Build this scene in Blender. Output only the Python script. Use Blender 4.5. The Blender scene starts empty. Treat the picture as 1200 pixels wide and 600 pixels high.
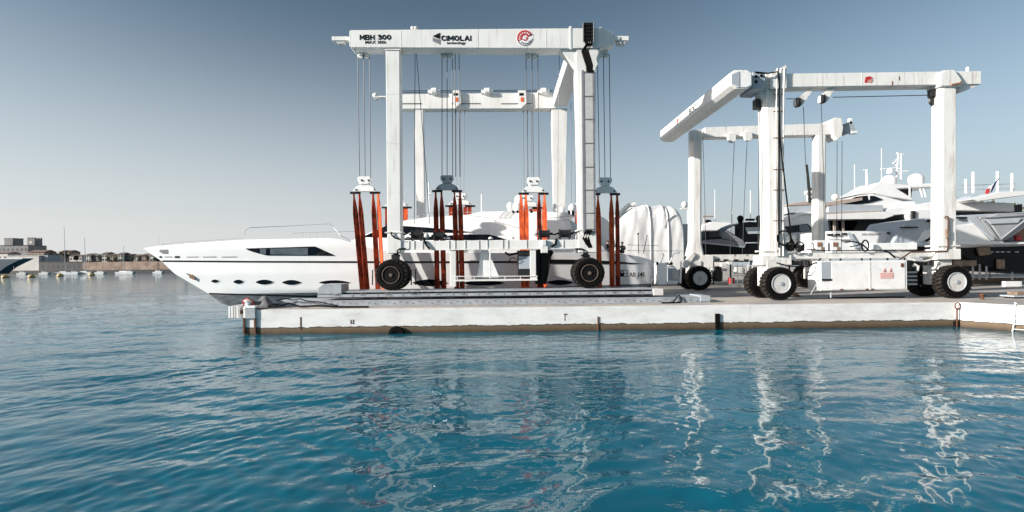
import bpy, bmesh, math, random
import numpy as np
from mathutils import Vector, Matrix

random.seed(7)
R = math.radians
scene = bpy.context.scene
COL = scene.collection

# ------------------------------------------------------------------ camera, sky, sun, exposure
F, HC = 600.0, 4.3                    # focal length in photo pixels (1200 wide), eye height above the water
YAW, ROLL, CX, CY = R(0.95), 0.0095, 600.0, 307.0
cam_d = bpy.data.cameras.new('camera'); cam = bpy.data.objects.new('camera', cam_d); COL.objects.link(cam)
cam_d.sensor_fit = 'HORIZONTAL'; cam_d.sensor_width = 36.0; cam_d.lens = 36.0 * F / 1200.0
cam_d.shift_y = (CY - 300.0) / 1200.0
cam_d.clip_start = 0.1; cam_d.clip_end = 12000
cam.matrix_world = (Matrix.Translation((0, 0, HC)) @ Matrix.Rotation(-YAW, 4, 'Z')
                    @ Matrix.Rotation(R(90), 4, 'X') @ Matrix.Rotation(-ROLL, 4, 'Z'))
scene.camera = cam

SUN_EL, SUN_A = R(18), R(20)          # sun low on the left, a little on the camera's side of the quay line
to_sun = Vector((-math.cos(SUN_EL) * math.cos(SUN_A), -math.cos(SUN_EL) * math.sin(SUN_A), math.sin(SUN_EL)))
world = bpy.data.worlds.new('World'); scene.world = world; world.use_nodes = True
wn = world.node_tree; wn.nodes.clear()
w_out = wn.nodes.new('ShaderNodeOutputWorld'); w_bg = wn.nodes.new('ShaderNodeBackground')
sky = wn.nodes.new('ShaderNodeTexSky'); sky.sky_type = 'NISHITA'; sky.sun_disc = False
sky.sun_elevation = SUN_EL; sky.sun_rotation = math.atan2(to_sun.x, to_sun.y)
sky.air_density = 1.0; sky.dust_density = 1.3; sky.ozone_density = 2.0; sky.altitude = 0
def wnode(t, **kw):
    n = wn.nodes.new(t)
    for k, v in kw.items(): setattr(n, k, v)
    return n
w_sc = wnode('ShaderNodeVectorMath', operation='SCALE'); w_sc.inputs[3].default_value = 1 / 4.5
w_gm = wnode('ShaderNodeGamma'); w_gm.inputs[1].default_value = 1.42
w_hs = wnode('ShaderNodeHueSaturation'); w_hs.inputs['Hue'].default_value = 0.478; w_hs.inputs['Saturation'].default_value = 0.74; w_hs.inputs['Value'].default_value = 3.25
wn.links.new(sky.outputs[0], w_sc.inputs[0]); wn.links.new(w_sc.outputs[0], w_gm.inputs[0]); wn.links.new(w_gm.outputs[0], w_hs.inputs['Color'])
# the pale haze low over the sea, thicker towards the sun on the left
w_tc = wnode('ShaderNodeTexCoord'); w_sp = wnode('ShaderNodeSeparateXYZ'); wn.links.new(w_tc.outputs['Generated'], w_sp.inputs[0])
w_el = wnode('ShaderNodeMapRange', interpolation_type='SMOOTHSTEP'); wn.links.new(w_sp.outputs[2], w_el.inputs[0])
w_el.inputs[1].default_value = -0.12; w_el.inputs[2].default_value = 0.46; w_el.inputs[3].default_value = 1.0; w_el.inputs[4].default_value = 0.0
w_az = wnode('ShaderNodeMapRange', interpolation_type='SMOOTHSTEP'); wn.links.new(w_sp.outputs[0], w_az.inputs[0])
w_az.inputs[1].default_value = -0.8; w_az.inputs[2].default_value = 0.7; w_az.inputs[3].default_value = 0.0; w_az.inputs[4].default_value = 1.0
w_hz = wnode('ShaderNodeMix', data_type='RGBA'); wn.links.new(w_az.outputs[0], w_hz.inputs[0])
w_hz.inputs[6].default_value = (5.2, 5.3, 5.35, 1); w_hz.inputs[7].default_value = (3.5, 3.85, 4.2, 1)
w_mx = wnode('ShaderNodeMix', data_type='RGBA'); wn.links.new(w_el.outputs[0], w_mx.inputs[0])
wn.links.new(w_hs.outputs[0], w_mx.inputs[6]); wn.links.new(w_hz.outputs[2], w_mx.inputs[7])
wn.links.new(w_mx.outputs[2], w_bg.inputs[0])
w_bg.inputs[1].default_value = 0.1
wn.links.new(w_bg.outputs[0], w_out.inputs[0])
sun_d = bpy.data.lights.new('sun', 'SUN'); sun = bpy.data.objects.new('sun', sun_d); COL.objects.link(sun)
sun_d.energy = 5.0; sun_d.angle = R(0.53); sun_d.color = (1.0, 0.95, 0.885)
sun.rotation_euler = to_sun.to_track_quat('Z', 'Y').to_euler(); sun.location = (-60, -20, 60)
vs = scene.view_settings
scene.display_settings.display_device = 'sRGB'
vs.view_transform = 'Standard'; vs.look = 'None'; vs.gamma = 1; vs.use_curve_mapping = False; vs.exposure = 0.66
scene.cycles.max_bounces = 6; scene.cycles.glossy_bounces = 3; scene.cycles.transmission_bounces = 2
scene.cycles.caustics_reflective = False; scene.cycles.caustics_refractive = False
scene.cycles.sample_clamp_indirect = 6

# ------------------------------------------------------------------ measuring aid: photo pixel + distance -> point in metres
def P(u, v, Y):
    du, dv = u - CX, v - CY
    a = (du - ROLL * dv) / F; b = -(dv + ROLL * du) / F
    c, s = math.cos(YAW), math.sin(YAW)
    t = Y / (c - a * s)
    return Vector((t * (a * c + s), Y, HC + t * b))
def X(u, v, Y): return P(u, v, Y).x
def Z(u, v, Y): return P(u, v, Y).z
def prof(uv, Y): return [(P(u, v, Y).x, P(u, v, Y).z) for u, v in uv]
def lerp_tab(tab, x):
    if x <= tab[0][0]: return tab[0][1]
    for (a, fa), (b, fb) in zip(tab, tab[1:]):
        if x <= b: return fa + (fb - fa) * (x - a) / (b - a)
    return tab[-1][1]

# ------------------------------------------------------------------ materials
M = {}
def nodes(name):
    m = bpy.data.materials.new(name); m.use_nodes = True
    nt = m.node_tree; b = nt.nodes['Principled BSDF']; M[name] = m
    return m, nt, b
def nd(nt, typ, **kw):
    n = nt.nodes.new(typ)
    for k, v in kw.items():
        if k in n.inputs: n.inputs[k].default_value = v
        else: setattr(n, k, v)
    return n
def ramp(nt, src, stops):
    r = nt.nodes.new('ShaderNodeValToRGB'); e = r.color_ramp.elements
    while len(e) < len(stops): e.new(0.5)
    for el, (p, c) in zip(e, stops):
        el.position = p; el.color = (*c, 1) if len(c) == 3 else c
    nt.links.new(src, r.inputs[0]); return r.outputs[0]
def coords(nt, scale=(1, 1, 1), kind='Object'):
    tc = nt.nodes.new('ShaderNodeTexCoord'); mp = nt.nodes.new('ShaderNodeMapping')
    mp.inputs['Scale'].default_value = scale; nt.links.new(tc.outputs[kind], mp.inputs[0]); return mp.outputs[0]
def noise(nt, vec, scale, detail=5, rough=0.55):
    n = nd(nt, 'ShaderNodeTexNoise', Scale=scale, Detail=detail, Roughness=rough); nt.links.new(vec, n.inputs['Vector']); return n.outputs['Fac']
def mixc(nt, fac, a, b, mode='MIX'):
    n = nt.nodes.new('ShaderNodeMix'); n.data_type = 'RGBA'; n.blend_type = mode
    for s, val in ((n.inputs[0], fac), (n.inputs[6], a), (n.inputs[7], b)):
        if isinstance(val, bpy.types.NodeSocket): nt.links.new(val, s)
        elif isinstance(val, (int, float)): s.default_value = val
        else: s.default_value = (*val, 1)
    return n.outputs[2]
def math_n(nt, op, a, b=0.0):
    n = nt.nodes.new('ShaderNodeMath'); n.operation = op
    for s, val in ((n.inputs[0], a), (n.inputs[1], b)):
        if isinstance(val, bpy.types.NodeSocket): nt.links.new(val, s)
        else: s.default_value = val
    return n.outputs[0]
def bump(nt, b, h, strength, dist=0.02):
    n = nd(nt, 'ShaderNodeBump', Strength=strength, Distance=dist); nt.links.new(h, n.inputs['Height']); nt.links.new(n.outputs[0], b.inputs['Normal'])
def plain(name, c, rough=0.5, metal=0.0, var=0.15, vscale=3.0, dirt=None, dirt_amt=0.5, bmp=0.0, bscale=20, streak=False, spec=0.5, coat=0.0):
    """base colour with soft mottling, optional dirt patches or run-down streaks, optional bump"""
    m, nt, b = nodes(name)
    v = coords(nt)
    n1 = noise(nt, v, vscale, 6)
    lo = tuple(max(0, x * (1 - var)) for x in c); hi = tuple(min(1, x * (1 + var)) for x in c)
    colr = ramp(nt, n1, [(0.3, lo), (0.7, hi)])
    if dirt:
        v2 = coords(nt, (3.0, 3.0, 0.22) if streak else (1, 1, 1))
        n2 = noise(nt, v2, 1.6 if streak else 2.2, 8, 0.65)
        f = ramp(nt, n2, [(0.52, (0, 0, 0)), (0.74, (dirt_amt,) * 3)])
        colr = mixc(nt, f, colr, dirt)
    nt.links.new(colr, b.inputs['Base Color'])
    b.inputs['Roughness'].default_value = rough; b.inputs['Metallic'].default_value = metal
    b.inputs['Specular IOR Level'].default_value = spec
    if coat: b.inputs['Coat Weight'].default_value = coat; b.inputs['Coat Roughness'].default_value = 0.06
    if bmp: bump(nt, b, noise(nt, v, bscale, 4), bmp)
    return m
plain('crane_white', (0.76, 0.755, 0.73), 0.42, var=0.05, vscale=0.7, dirt=(0.40, 0.34, 0.27), dirt_amt=0.5, streak=True, bmp=0.04, bscale=6)
plain('old_crane_white', (0.78, 0.77, 0.74), 0.45, var=0.06, vscale=0.8, dirt=(0.34, 0.23, 0.15), dirt_amt=0.75, streak=True, bmp=0.05, bscale=6)
plain('machine_white', (0.70, 0.69, 0.66), 0.45, var=0.12, vscale=2, dirt=(0.25, 0.21, 0.17), dirt_amt=0.6, bmp=0.05)
plain('panel_white', (0.80, 0.80, 0.79), 0.38, var=0.05, vscale=1.5, dirt=(0.5, 0.46, 0.4), dirt_amt=0.35, bmp=0.05, bscale=3)
plain('gelcoat', (0.82, 0.82, 0.81), 0.14, var=0.025, vscale=0.5, coat=0.3)
plain('boat_white', (0.78, 0.78, 0.77), 0.22, var=0.05, vscale=0.8, coat=0.2)
plain('boat_grey', (0.42, 0.46, 0.50), 0.22, var=0.06, vscale=0.8, coat=0.2)
plain('boat_beige', (0.42, 0.34, 0.29), 0.5, var=0.12)
plain('boat_black', (0.004, 0.0045, 0.0055), 0.3, var=0.3, spec=0.15)
plain('navy_hull', (0.085, 0.11, 0.13), 0.2, var=0.1)
plain('glass', (0.005, 0.007, 0.010), 0.06, var=0.3, vscale=0.8, spec=0.35)
plain('dim_glass', (0.10, 0.12, 0.14), 0.08, var=0.4, vscale=0.8)
plain('rim_black', (0.005, 0.005, 0.005), 0.6, spec=0.15)
plain('rim_dust', (0.11, 0.085, 0.065), 0.8, var=0.3)
plain('rim_paint', (0.56, 0.555, 0.54), 0.45, var=0.1, vscale=3, dirt=(0.2, 0.16, 0.12), dirt_amt=0.6)
plain('canvas', (0.13, 0.13, 0.135), 0.85, var=0.3, bmp=0.3, bscale=8)
plain('galvanised', (0.36, 0.39, 0.42), 0.5, metal=0.1, var=0.15, vscale=1.3, dirt=(0.26, 0.24, 0.22), dirt_amt=0.6, bmp=0.06, bscale=9)
plain('steel_dark', (0.014, 0.014, 0.015), 0.45, metal=0.1, var=0.3, dirt=(0.05, 0.038, 0.028), dirt_amt=0.5, bmp=0.1)
plain('grey_plastic', (0.50, 0.50, 0.49), 0.4, var=0.08, dirt=(0.35, 0.31, 0.26), dirt_amt=0.4)
plain('black_rubber', (0.0035, 0.0033, 0.0033), 0.7, var=0.35, vscale=5, dirt=(0.014, 0.011, 0.009), dirt_amt=0.4, bmp=0.2, bscale=30, spec=0.12)
plain('tread_rubber', (0.016, 0.0135, 0.0115), 0.75, var=0.35, vscale=5, dirt=(0.075, 0.058, 0.045), dirt_amt=0.6, bmp=0.2, bscale=30, spec=0.25)
plain('cable', (0.03, 0.034, 0.04), 0.45, metal=0.5, var=0.2)
plain('chrome', (0.62, 0.63, 0.64), 0.22, metal=0.9, var=0.05)
plain('rust', (0.12, 0.045, 0.022), 0.8, var=0.4, vscale=6, bmp=0.2)
plain('pipe_brown', (0.10, 0.05, 0.035), 0.55, var=0.3)
plain('red_paint', (0.50, 0.035, 0.035), 0.45, var=0.2)
plain('pale_red', (0.66, 0.30, 0.27), 0.6, var=0.3, vscale=12)
plain('orange_cone', (0.75, 0.13, 0.03), 0.5, var=0.15)
plain('blue_cloth', (0.02, 0.04, 0.12), 0.8)
plain('white_cloth', (0.75, 0.75, 0.75), 0.8)
plain('letter_black', (0.006, 0.006, 0.0065), 0.6, var=0.2, spec=0.15)
plain('letter_grey', (0.20, 0.20, 0.215), 0.5, var=0.2)
plain('letter_light', (0.45, 0.45, 0.46), 0.5, var=0.2)
plain('yellow_buoy', (0.62, 0.42, 0.12), 0.5, var=0.2, dirt=(0.12, 0.09, 0.05), dirt_amt=0.6)
plain('stone', (0.36, 0.27, 0.215), 0.9, var=0.35, vscale=0.35, dirt=(0.16, 0.12, 0.10), dirt_amt=0.7, bmp=0.4, bscale=1.5)
plain('grey_stone', (0.24, 0.235, 0.235), 0.9, var=0.25, vscale=0.25, bmp=0.3, bscale=1)
plain('roof_tile', (0.17, 0.12, 0.10), 0.85, var=0.3, vscale=0.3)
plain('plaster', (0.62, 0.60, 0.57), 0.85, var=0.12, vscale=0.2, dirt=(0.4, 0.36, 0.33), dirt_amt=0.5)
plain('dark_shed', (0.03, 0.033, 0.037), 0.6, var=0.5, vscale=0.3)
plain('blue_grey_wall', (0.36, 0.40, 0.44), 0.8, var=0.1, vscale=0.2)
plain('bark', (0.08, 0.06, 0.045), 0.9, var=0.3)
plain('skin', (0.42, 0.25, 0.18), 0.55, var=0.06)
plain('dark_cloth', (0.018, 0.019, 0.022), 0.85, var=0.3)
plain('hair', (0.015, 0.012, 0.010), 0.7)
plain('leaf_mid', (0.055, 0.075, 0.035), 0.7, var=0.5, vscale=0.7)
plain('brown_box', (0.24, 0.13, 0.08), 0.6, var=0.3)
plain('wood', (0.22, 0.16, 0.115), 0.8, var=0.3)

def fabric(name, c, dark, amt):
    m, nt, b = nodes(name)
    v = coords(nt, (1, 1, 0.35)); n1 = noise(nt, v, 5, 8, 0.7)
    nt.links.new(ramp(nt, n1, [(0.38, dark), (0.38 + amt, c)]), b.inputs['Base Color'])
    b.inputs['Roughness'].default_value = 0.8; b.inputs['Specular IOR Level'].default_value = 0.2
    bump(nt, b, noise(nt, v, 14, 5), 0.35, 0.03)
fabric('sling_orange', (0.78, 0.13, 0.035), (0.34, 0.045, 0.015), 0.2)
fabric('sling_dark', (0.52, 0.07, 0.024), (0.035, 0.008, 0.006), 0.26)  # darker red version of the sling cloth, mottled down to near-black
def tarp(name, c):
    m, nt, b = nodes(name)
    v = coords(nt, (1, 1, 1)); n1 = noise(nt, v, 1.2, 6)
    nt.links.new(ramp(nt, n1, [(0.3, tuple(x * 0.9 for x in c)), (0.7, c)]), b.inputs['Base Color'])
    b.inputs['Roughness'].default_value = 0.45
    v2 = coords(nt, (1.6, 1.6, 0.5)); bump(nt, b, noise(nt, v2, 0.7, 6, 0.5), 0.3, 0.15)
tarp('shrink_wrap', (0.80, 0.80, 0.79)); tarp('grey_cover', (0.32, 0.335, 0.35))

def hull_paint():
    m, nt, b = nodes('hull_paint')
    g = nt.nodes.new('ShaderNodeNewGeometry'); sp = nt.nodes.new('ShaderNodeSeparateXYZ'); nt.links.new(g.outputs['Position'], sp.inputs[0])
    h = math_n(nt, 'SUBTRACT', sp.outputs[2], math_n(nt, 'MULTIPLY', sp.outputs[0], 0.0165))   # height over the painted line
    f = ramp(nt, math_n(nt, 'MULTIPLY_ADD', h, 0.25), [(0.0, (0, 0, 0))])
    mr = nd(nt, 'ShaderNodeMapRange'); nt.links.new(h, mr.inputs[0]); mr.inputs[1].default_value = 2.36; mr.inputs[2].default_value = 2.38
    v = coords(nt); n1 = noise(nt, v, 0.9, 6)
    white = ramp(nt, n1, [(0.3, (0.80, 0.80, 0.795)), (0.7, (0.84, 0.84, 0.835))])
    anti = ramp(nt, noise(nt, coords(nt, (0.4, 1, 2)), 3, 7), [(0.3, (0.07, 0.075, 0.08)), (0.75, (0.22, 0.23, 0.24))])
    nt.links.new(mixc(nt, mr.outputs[0], anti, white), b.inputs['Base Color'])
    b.inputs['Roughness'].default_value = 0.16; b.inputs['Coat Weight'].default_value = 0.25; b.inputs['Coat Roughness'].default_value = 0.05
hull_paint()

def quay_mat():
    m, nt, b = nodes('quay_concrete')
    g = nt.nodes.new('ShaderNodeNewGeometry')
    sp = nt.nodes.new('ShaderNodeSeparateXYZ'); nt.links.new(g.outputs['Position'], sp.inputs[0])
    sn = nt.nodes.new('ShaderNodeSeparateXYZ'); nt.links.new(g.outputs['Normal'], sn.inputs[0])
    v = coords(nt)
    big = noise(nt, v, 0.35, 6); mid = noise(nt, v, 2.5, 8, 0.65); fine = noise(nt, v, 14, 6, 0.7)
    top = ramp(nt, mid, [(0.25, (0.33, 0.29, 0.25)), (0.55, (0.47, 0.425, 0.38)), (0.8, (0.55, 0.51, 0.47))])
    top = mixc(nt, ramp(nt, big, [(0.5, (0, 0, 0)), (0.62, (0.75, 0.75, 0.75))]), top, (0.30, 0.285, 0.275))
    wall = ramp(nt, noise(nt, coords(nt, (0.5, 0.5, 1.5)), 1.3, 8, 0.65), [(0.3, (0.60, 0.59, 0.57)), (0.55, (0.76, 0.755, 0.74)), (0.8, (0.80, 0.80, 0.79))])
    st = noise(nt, coords(nt, (2.4, 2.4, 0.10)), 1.2, 8, 0.7)                                # rust runs
    wall = mixc(nt, ramp(nt, st, [(0.64, (0, 0, 0)), (0.76, (0.6, 0.6, 0.6))]), wall, (0.36, 0.17, 0.07))
    chip = noise(nt, coords(nt, (1, 1, 1.4)), 1.9, 9, 0.75)
    wall = mixc(nt, ramp(nt, chip, [(0.63, (0, 0, 0)), (0.68, (0.65, 0.65, 0.65))]), wall, (0.30, 0.28, 0.26))
    # tide band below about half a metre: brown growth with a ragged dark upper edge
    e = math_n(nt, 'MULTIPLY_ADD', noise(nt, coords(nt, (1, 1, 1)), 1.4, 8, 0.7)); nt.nodes[-1]
    ee = nt.nodes.new('ShaderNodeMath'); ee.operation = 'MULTIPLY_ADD'; nt.links.new(noise(nt, coords(nt, (1, 1, 1)), 1.4, 8, 0.7), ee.inputs[0])
    ee.inputs[1].default_value = 0.34; nt.links.new(sp.outputs[2], ee.inputs[2])
    band = ramp(nt, math_n(nt, 'MULTIPLY', ee.outputs[0], 0.5), [(0.0, (0.03, 0.022, 0.014)), (0.08, (0.035, 0.024, 0.014)), (0.15, (0.11, 0.072, 0.04)), (0.265, (0.19, 0.13, 0.078)), (0.285, (0.03, 0.026, 0.02))])
    band = mixc(nt, ramp(nt, fine, [(0.35, (0.6, 0.6, 0.6)), (0.6, (0, 0, 0))]), band, (0.05, 0.04, 0.028))
    fb = nd(nt, 'ShaderNodeMapRange'); nt.links.new(ee.outputs[0], fb.inputs[0]); fb.inputs[1].default_value = 0.595; fb.inputs[2].default_value = 0.625
    wall = mixc(nt, fb.outputs[0], band, wall)
    ft = nd(nt, 'ShaderNodeMapRange'); nt.links.new(sn.outputs[2], ft.inputs[0]); ft.inputs[1].default_value = 0.5; ft.inputs[2].default_value = 0.6
    nt.links.new(mixc(nt, ft.outputs[0], wall, top), b.inputs['Base Color'])
    b.inputs['Roughness'].default_value = 0.8
    bump(nt, b, math_n(nt, 'ADD', fine, mid), 0.35, 0.03)
quay_mat()

def water_mat():
    m, nt, b = nodes('sea_water')
    v = coords(nt)
    n = noise(nt, v, 0.22, 3)
    nt.links.new(ramp(nt, n, [(0.3, (0.0004, 0.088, 0.138)), (0.7, (0.0008, 0.126, 0.186))]), b.inputs['Base Color'])
    b.inputs['Roughness'].default_value = 0.03; b.inputs['IOR'].default_value = 1.58
    h1 = noise(nt, coords(nt, (0.8, 1.5, 1)), 2.0, 3, 0.5)
    h2 = noise(nt, coords(nt, (1, 1.3, 1)), 6.0, 2, 0.5)
    hh = nt.nodes.new('ShaderNodeMath'); hh.operation = 'MULTIPLY_ADD'; nt.links.new(h2, hh.inputs[0]); hh.inputs[1].default_value = 0.25; nt.links.new(h1, hh.inputs[2])
    g = nt.nodes.new('ShaderNodeNewGeometry'); sp = nt.nodes.new('ShaderNodeSeparateXYZ'); nt.links.new(g.outputs['Position'], sp.inputs[0])
    mr = nd(nt, 'ShaderNodeMapRange'); nt.links.new(sp.outputs[1], mr.inputs[0])
    mr.inputs[1].default_value = 13; mr.inputs[2].default_value = 27; mr.inputs[3].default_value = 0.10; mr.inputs[4].default_value = 0.48
    gust = ramp(nt, noise(nt, coords(nt, (0.6, 1, 1)), 0.16, 3), [(0.35, (0.55,) * 3), (0.65, (1.25,) * 3)])
    bp = nd(nt, 'ShaderNodeBump', Distance=0.10); nt.links.new(hh.outputs[0], bp.inputs['Height']); nt.links.new(math_n(nt, 'MULTIPLY', mr.outputs[0], gust), bp.inputs['Strength'])
    nt.links.new(bp.outputs[0], b.inputs['Normal'])
water_mat()

# ------------------------------------------------------------------ mesh builder
def root_loc(o):
    p = Vector((0, 0, 0))
    while o is not None:
        p += o.location; o = o.parent
    return p
class MB:
    def __init__(s): s.v = []; s.f = []; s.cut = []
    def each(s, name, mat, parent=None, **kw):            # every piece added becomes an object of its own
        out = []; cut = s.cut + [(len(s.v), len(s.f))]
        for (v0, f0), (v1, f1) in zip(cut, cut[1:]):
            q = MB(); q.v = s.v[v0:v1]; q.f = [tuple(i - v0 for i in f) for f in s.f[f0:f1]]; out.append(q.build(name, mat, parent, **kw))
        return out
    def add(s, vs, fs):
        s.cut.append((len(s.v), len(s.f)))
        k = len(s.v); s.v += [tuple(p) for p in vs]; s.f += [tuple(i + k for i in f) for f in fs]; return s
    def box(s, x0, y0, z0, x1, y1, z1):
        x0, x1 = min(x0, x1), max(x0, x1); y0, y1 = min(y0, y1), max(y0, y1); z0, z1 = min(z0, z1), max(z0, z1)
        return s.add([(x, y, z) for z in (z0, z1) for y in (y0, y1) for x in (x0, x1)],
                     [(0, 2, 3, 1), (4, 5, 7, 6), (0, 1, 5, 4), (2, 6, 7, 3), (0, 4, 6, 2), (1, 3, 7, 5)])
    def pbox(s, u0, v0, u1, v1, Y, d):                    # box whose front face covers a photo rectangle at distance Y, d metres deep
        a, c = P(u0, v1, Y), P(u1, v0, Y); return s.box(a.x, Y, a.z, c.x, Y + d, c.z)
    def prism(s, poly, y0, y1, tap=0.0, tap1=None):       # poly in (x,z) between y0 and y1; sides lean in by tap per metre of height
        n = len(poly); zb = min(p[1] for p in poly); tap1 = tap if tap1 is None else tap1
        vs = [(x, y0 + tap * (z - zb), z) for x, z in poly] + [(x, y1 - tap1 * (z - zb), z) for x, z in poly]
        area = sum(poly[i][0] * poly[(i + 1) % n][1] - poly[(i + 1) % n][0] * poly[i][1] for i in range(n))
        fr, bk = tuple(range(n)), tuple(range(2 * n - 1, n - 1, -1))
        sd = [(i, i + n, (i + 1) % n + n, (i + 1) % n) for i in range(n)]
        fs = [fr, bk] + sd
        if area < 0: fs = [f[::-1] for f in fs]
        return s.add(vs, fs)
    def prism_x(s, poly, x0, x1):                         # poly in (y,z)
        n = len(poly); vs = [(x0, y, z) for y, z in poly] + [(x1, y, z) for y, z in poly]
        return s.add(vs, [tuple(range(n)), tuple(range(2 * n - 1, n - 1, -1))] + [(i, i + n, (i + 1) % n + n, (i + 1) % n) for i in range(n)])
    def prism_z(s, poly, z0, z1):
        n = len(poly); vs = [(x, y, z0) for x, y in poly] + [(x, y, z1) for x, y in poly]
        return s.add(vs, [tuple(range(n - 1, -1, -1)), tuple(range(n, 2 * n))] + [(i, (i + 1) % n, (i + 1) % n + n, i + n) for i in range(n)])
    def tube(s, pts, r, n=8, r1=None):
        pts = [Vector(p) for p in pts]; r1 = r if r1 is None else r1
        rings = []; up = Vector((0, 0, 1))
        for i, p in enumerate(pts):
            d = (pts[min(i + 1, len(pts) - 1)] - pts[max(i - 1, 0)]).normalized()
            a = d.cross(up if abs(d.z) < 0.95 else Vector((1, 0, 0))).normalized(); c = d.cross(a)
            q = r + (r1 - r) * i / max(1, len(pts) - 1)
            rings.append([p + (a * math.cos(2 * math.pi * k / n) + c * math.sin(2 * math.pi * k / n)) * q for k in range(n)])
        vs = [p for rg in rings for p in rg]
        fs = [(i * n + k, i * n + (k + 1) % n, (i + 1) * n + (k + 1) % n, (i + 1) * n + k) for i in range(len(pts) - 1) for k in range(n)]
        fs += [tuple(range(n - 1, -1, -1)), tuple(range((len(pts) - 1) * n, len(pts) * n))]
        return s.add(vs, fs)
    def lathe(s, pr, c, axis='z', n=24, closed=False):    # pr: list of (radius, along axis)
        vs = []
        for r, h in pr:
            for k in range(n):
                a = 2 * math.pi * k / n; p, q = r * math.cos(a), r * math.sin(a)
                vs.append({'z': (c[0] + p, c[1] + q, c[2] + h), 'y': (c[0] + p, c[1] + h, c[2] + q), 'x': (c[0] + h, c[1] + p, c[2] + q)}[axis])
        m = len(pr); fs = []
        for i in range(m if closed else m - 1):
            j = (i + 1) % m
            for k in range(n):
                f = (i * n + k, i * n + (k + 1) % n, j * n + (k + 1) % n, j * n + k); fs.append(f if axis == 'z' else f[::-1])
        if not closed:
            fs.append(tuple(range(n - 1, -1, -1))); fs.append(tuple(range((m - 1) * n, m * n)))
        return s.add(vs, fs)
    def ball(s, c, r, sc=(1, 1, 1), n=14, m=9, bottom=-1.0):
        pr = []
        a0 = math.asin(bottom)
        vs = []; 
        for i in range(m + 1):
            a = a0 + (math.pi / 2 - a0) * i / m
            rr = max(1e-3, math.cos(a)) * r
            for k in range(n):
                t = 2 * math.pi * k / n
                vs.append((c[0] + rr * math.cos(t) * sc[0], c[1] + rr * math.sin(t) * sc[1], c[2] + math.sin(a) * r * sc[2]))
        fs = [(i * n + k, i * n + (k + 1) % n, (i + 1) * n + (k + 1) % n, (i + 1) * n + k) for i in range(m) for k in range(n)]
        fs += [tuple(range(n - 1, -1, -1)), tuple(range(m * n, (m + 1) * n))]
        return s.add(vs, fs)
    def grid(s, fn, nu, nv):
        vs = [fn(i / nu, j / nv) for j in range(nv + 1) for i in range(nu + 1)]
        fs = [(j * (nu + 1) + i, j * (nu + 1) + i + 1, (j + 1) * (nu + 1) + i + 1, (j + 1) * (nu + 1) + i) for j in range(nv) for i in range(nu)]
        return s.add(vs, fs)
    def build(s, name, mat, parent=None, smooth=False, bevel=0.0, base=None, local=False, fix=True):
        off = Vector((0, 0, 0)) if local else (root_loc(parent) if parent else Vector(base or (0, 0, 0)))
        me = bpy.data.meshes.new(name)
        me.from_pydata([(a - off.x, b - off.y, c - off.z) for a, b, c in s.v], [], s.f)
        bm = bmesh.new(); bm.from_mesh(me)
        if fix: bmesh.ops.recalc_face_normals(bm, faces=bm.faces)
        if bevel:
            es = [e for e in bm.edges if len(e.link_faces) == 2 and e.calc_face_angle(0) > 0.5]
            try: bmesh.ops.bevel(bm, geom=es, offset=bevel, segments=1, affect='EDGES', clamp_overlap=True)
            except Exception: pass
        bm.to_mesh(me); bm.free()
        if smooth:
            me.polygons.foreach_set('use_smooth', [True] * len(me.polygons))
            try: me.set_sharp_from_angle(angle=R(40))
            except Exception: pass
        me.materials.append(M[mat] if isinstance(mat, str) else mat)
        o = bpy.data.objects.new(name, me); COL.objects.link(o)
        if parent: o.parent = parent
        elif base is not None: o.location = base
        return o
def tag(o, label=None, cat=None, group=None, kind=None):
    if label: o['label'] = label
    if cat: o['category'] = cat
    if group: o['group'] = group
    if kind: o['kind'] = kind
    return o
def thing(name, label, cat, loc, group=None, rz=0.0):
    o = bpy.data.objects.new(name, None); o.empty_display_size = 0.3; COL.objects.link(o); o.location = loc
    o.rotation_euler.z = rz
    return tag(o, label, cat, group)
def kids(o): return [c for c in bpy.data.objects if c.parent == o]
def copy_tree(o, parent=None):
    c = o.copy(); COL.objects.link(c)
    if parent: c.parent = parent
    for ch in kids(o): copy_tree(ch, c)
    return c
def text_mesh(name, txt, h, mat, parent, origin, right, up, bold=0.0, width=None, centre=False):
    """letters as a thin mesh: origin = lower left corner, right/up = unit vectors of the face it stands on"""
    cu = bpy.data.curves.new(name, 'FONT'); cu.body = txt; cu.size = 1.0; cu.extrude = 0.012; cu.offset = bold
    if centre: cu.align_x = 'CENTER'
    tmp = bpy.data.objects.new(name + '_tmp', cu); COL.objects.link(tmp)
    bpy.context.view_layer.update()
    me = bpy.data.meshes.new_from_object(tmp.evaluated_get(bpy.context.evaluated_depsgraph_get()))
    bpy.data.objects.remove(tmp); bpy.data.curves.remove(cu)
    xs = [v.co.x for v in me.vertices]; ys = [v.co.y for v in me.vertices]
    sy = h / max(1e-6, max(ys)); sx = sy if width is None else width / (max(xs) - min(xs))
    right, up = Vector(right).normalized(), Vector(up).normalized(); nrm = right.cross(up)
    off = root_loc(parent); x00 = 0 if centre else min(xs)
    for v in me.vertices:
        q = Vector(origin) + right * ((v.co.x - x00) * sx) + up * (v.co.y * sy) + nrm * (v.co.z + 0.012) * 0.6
        v.co = q - off
    me.materials.append(M[mat]); o = bpy.data.objects.new(name, me); COL.objects.link(o); o.parent = parent
    return o

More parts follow.
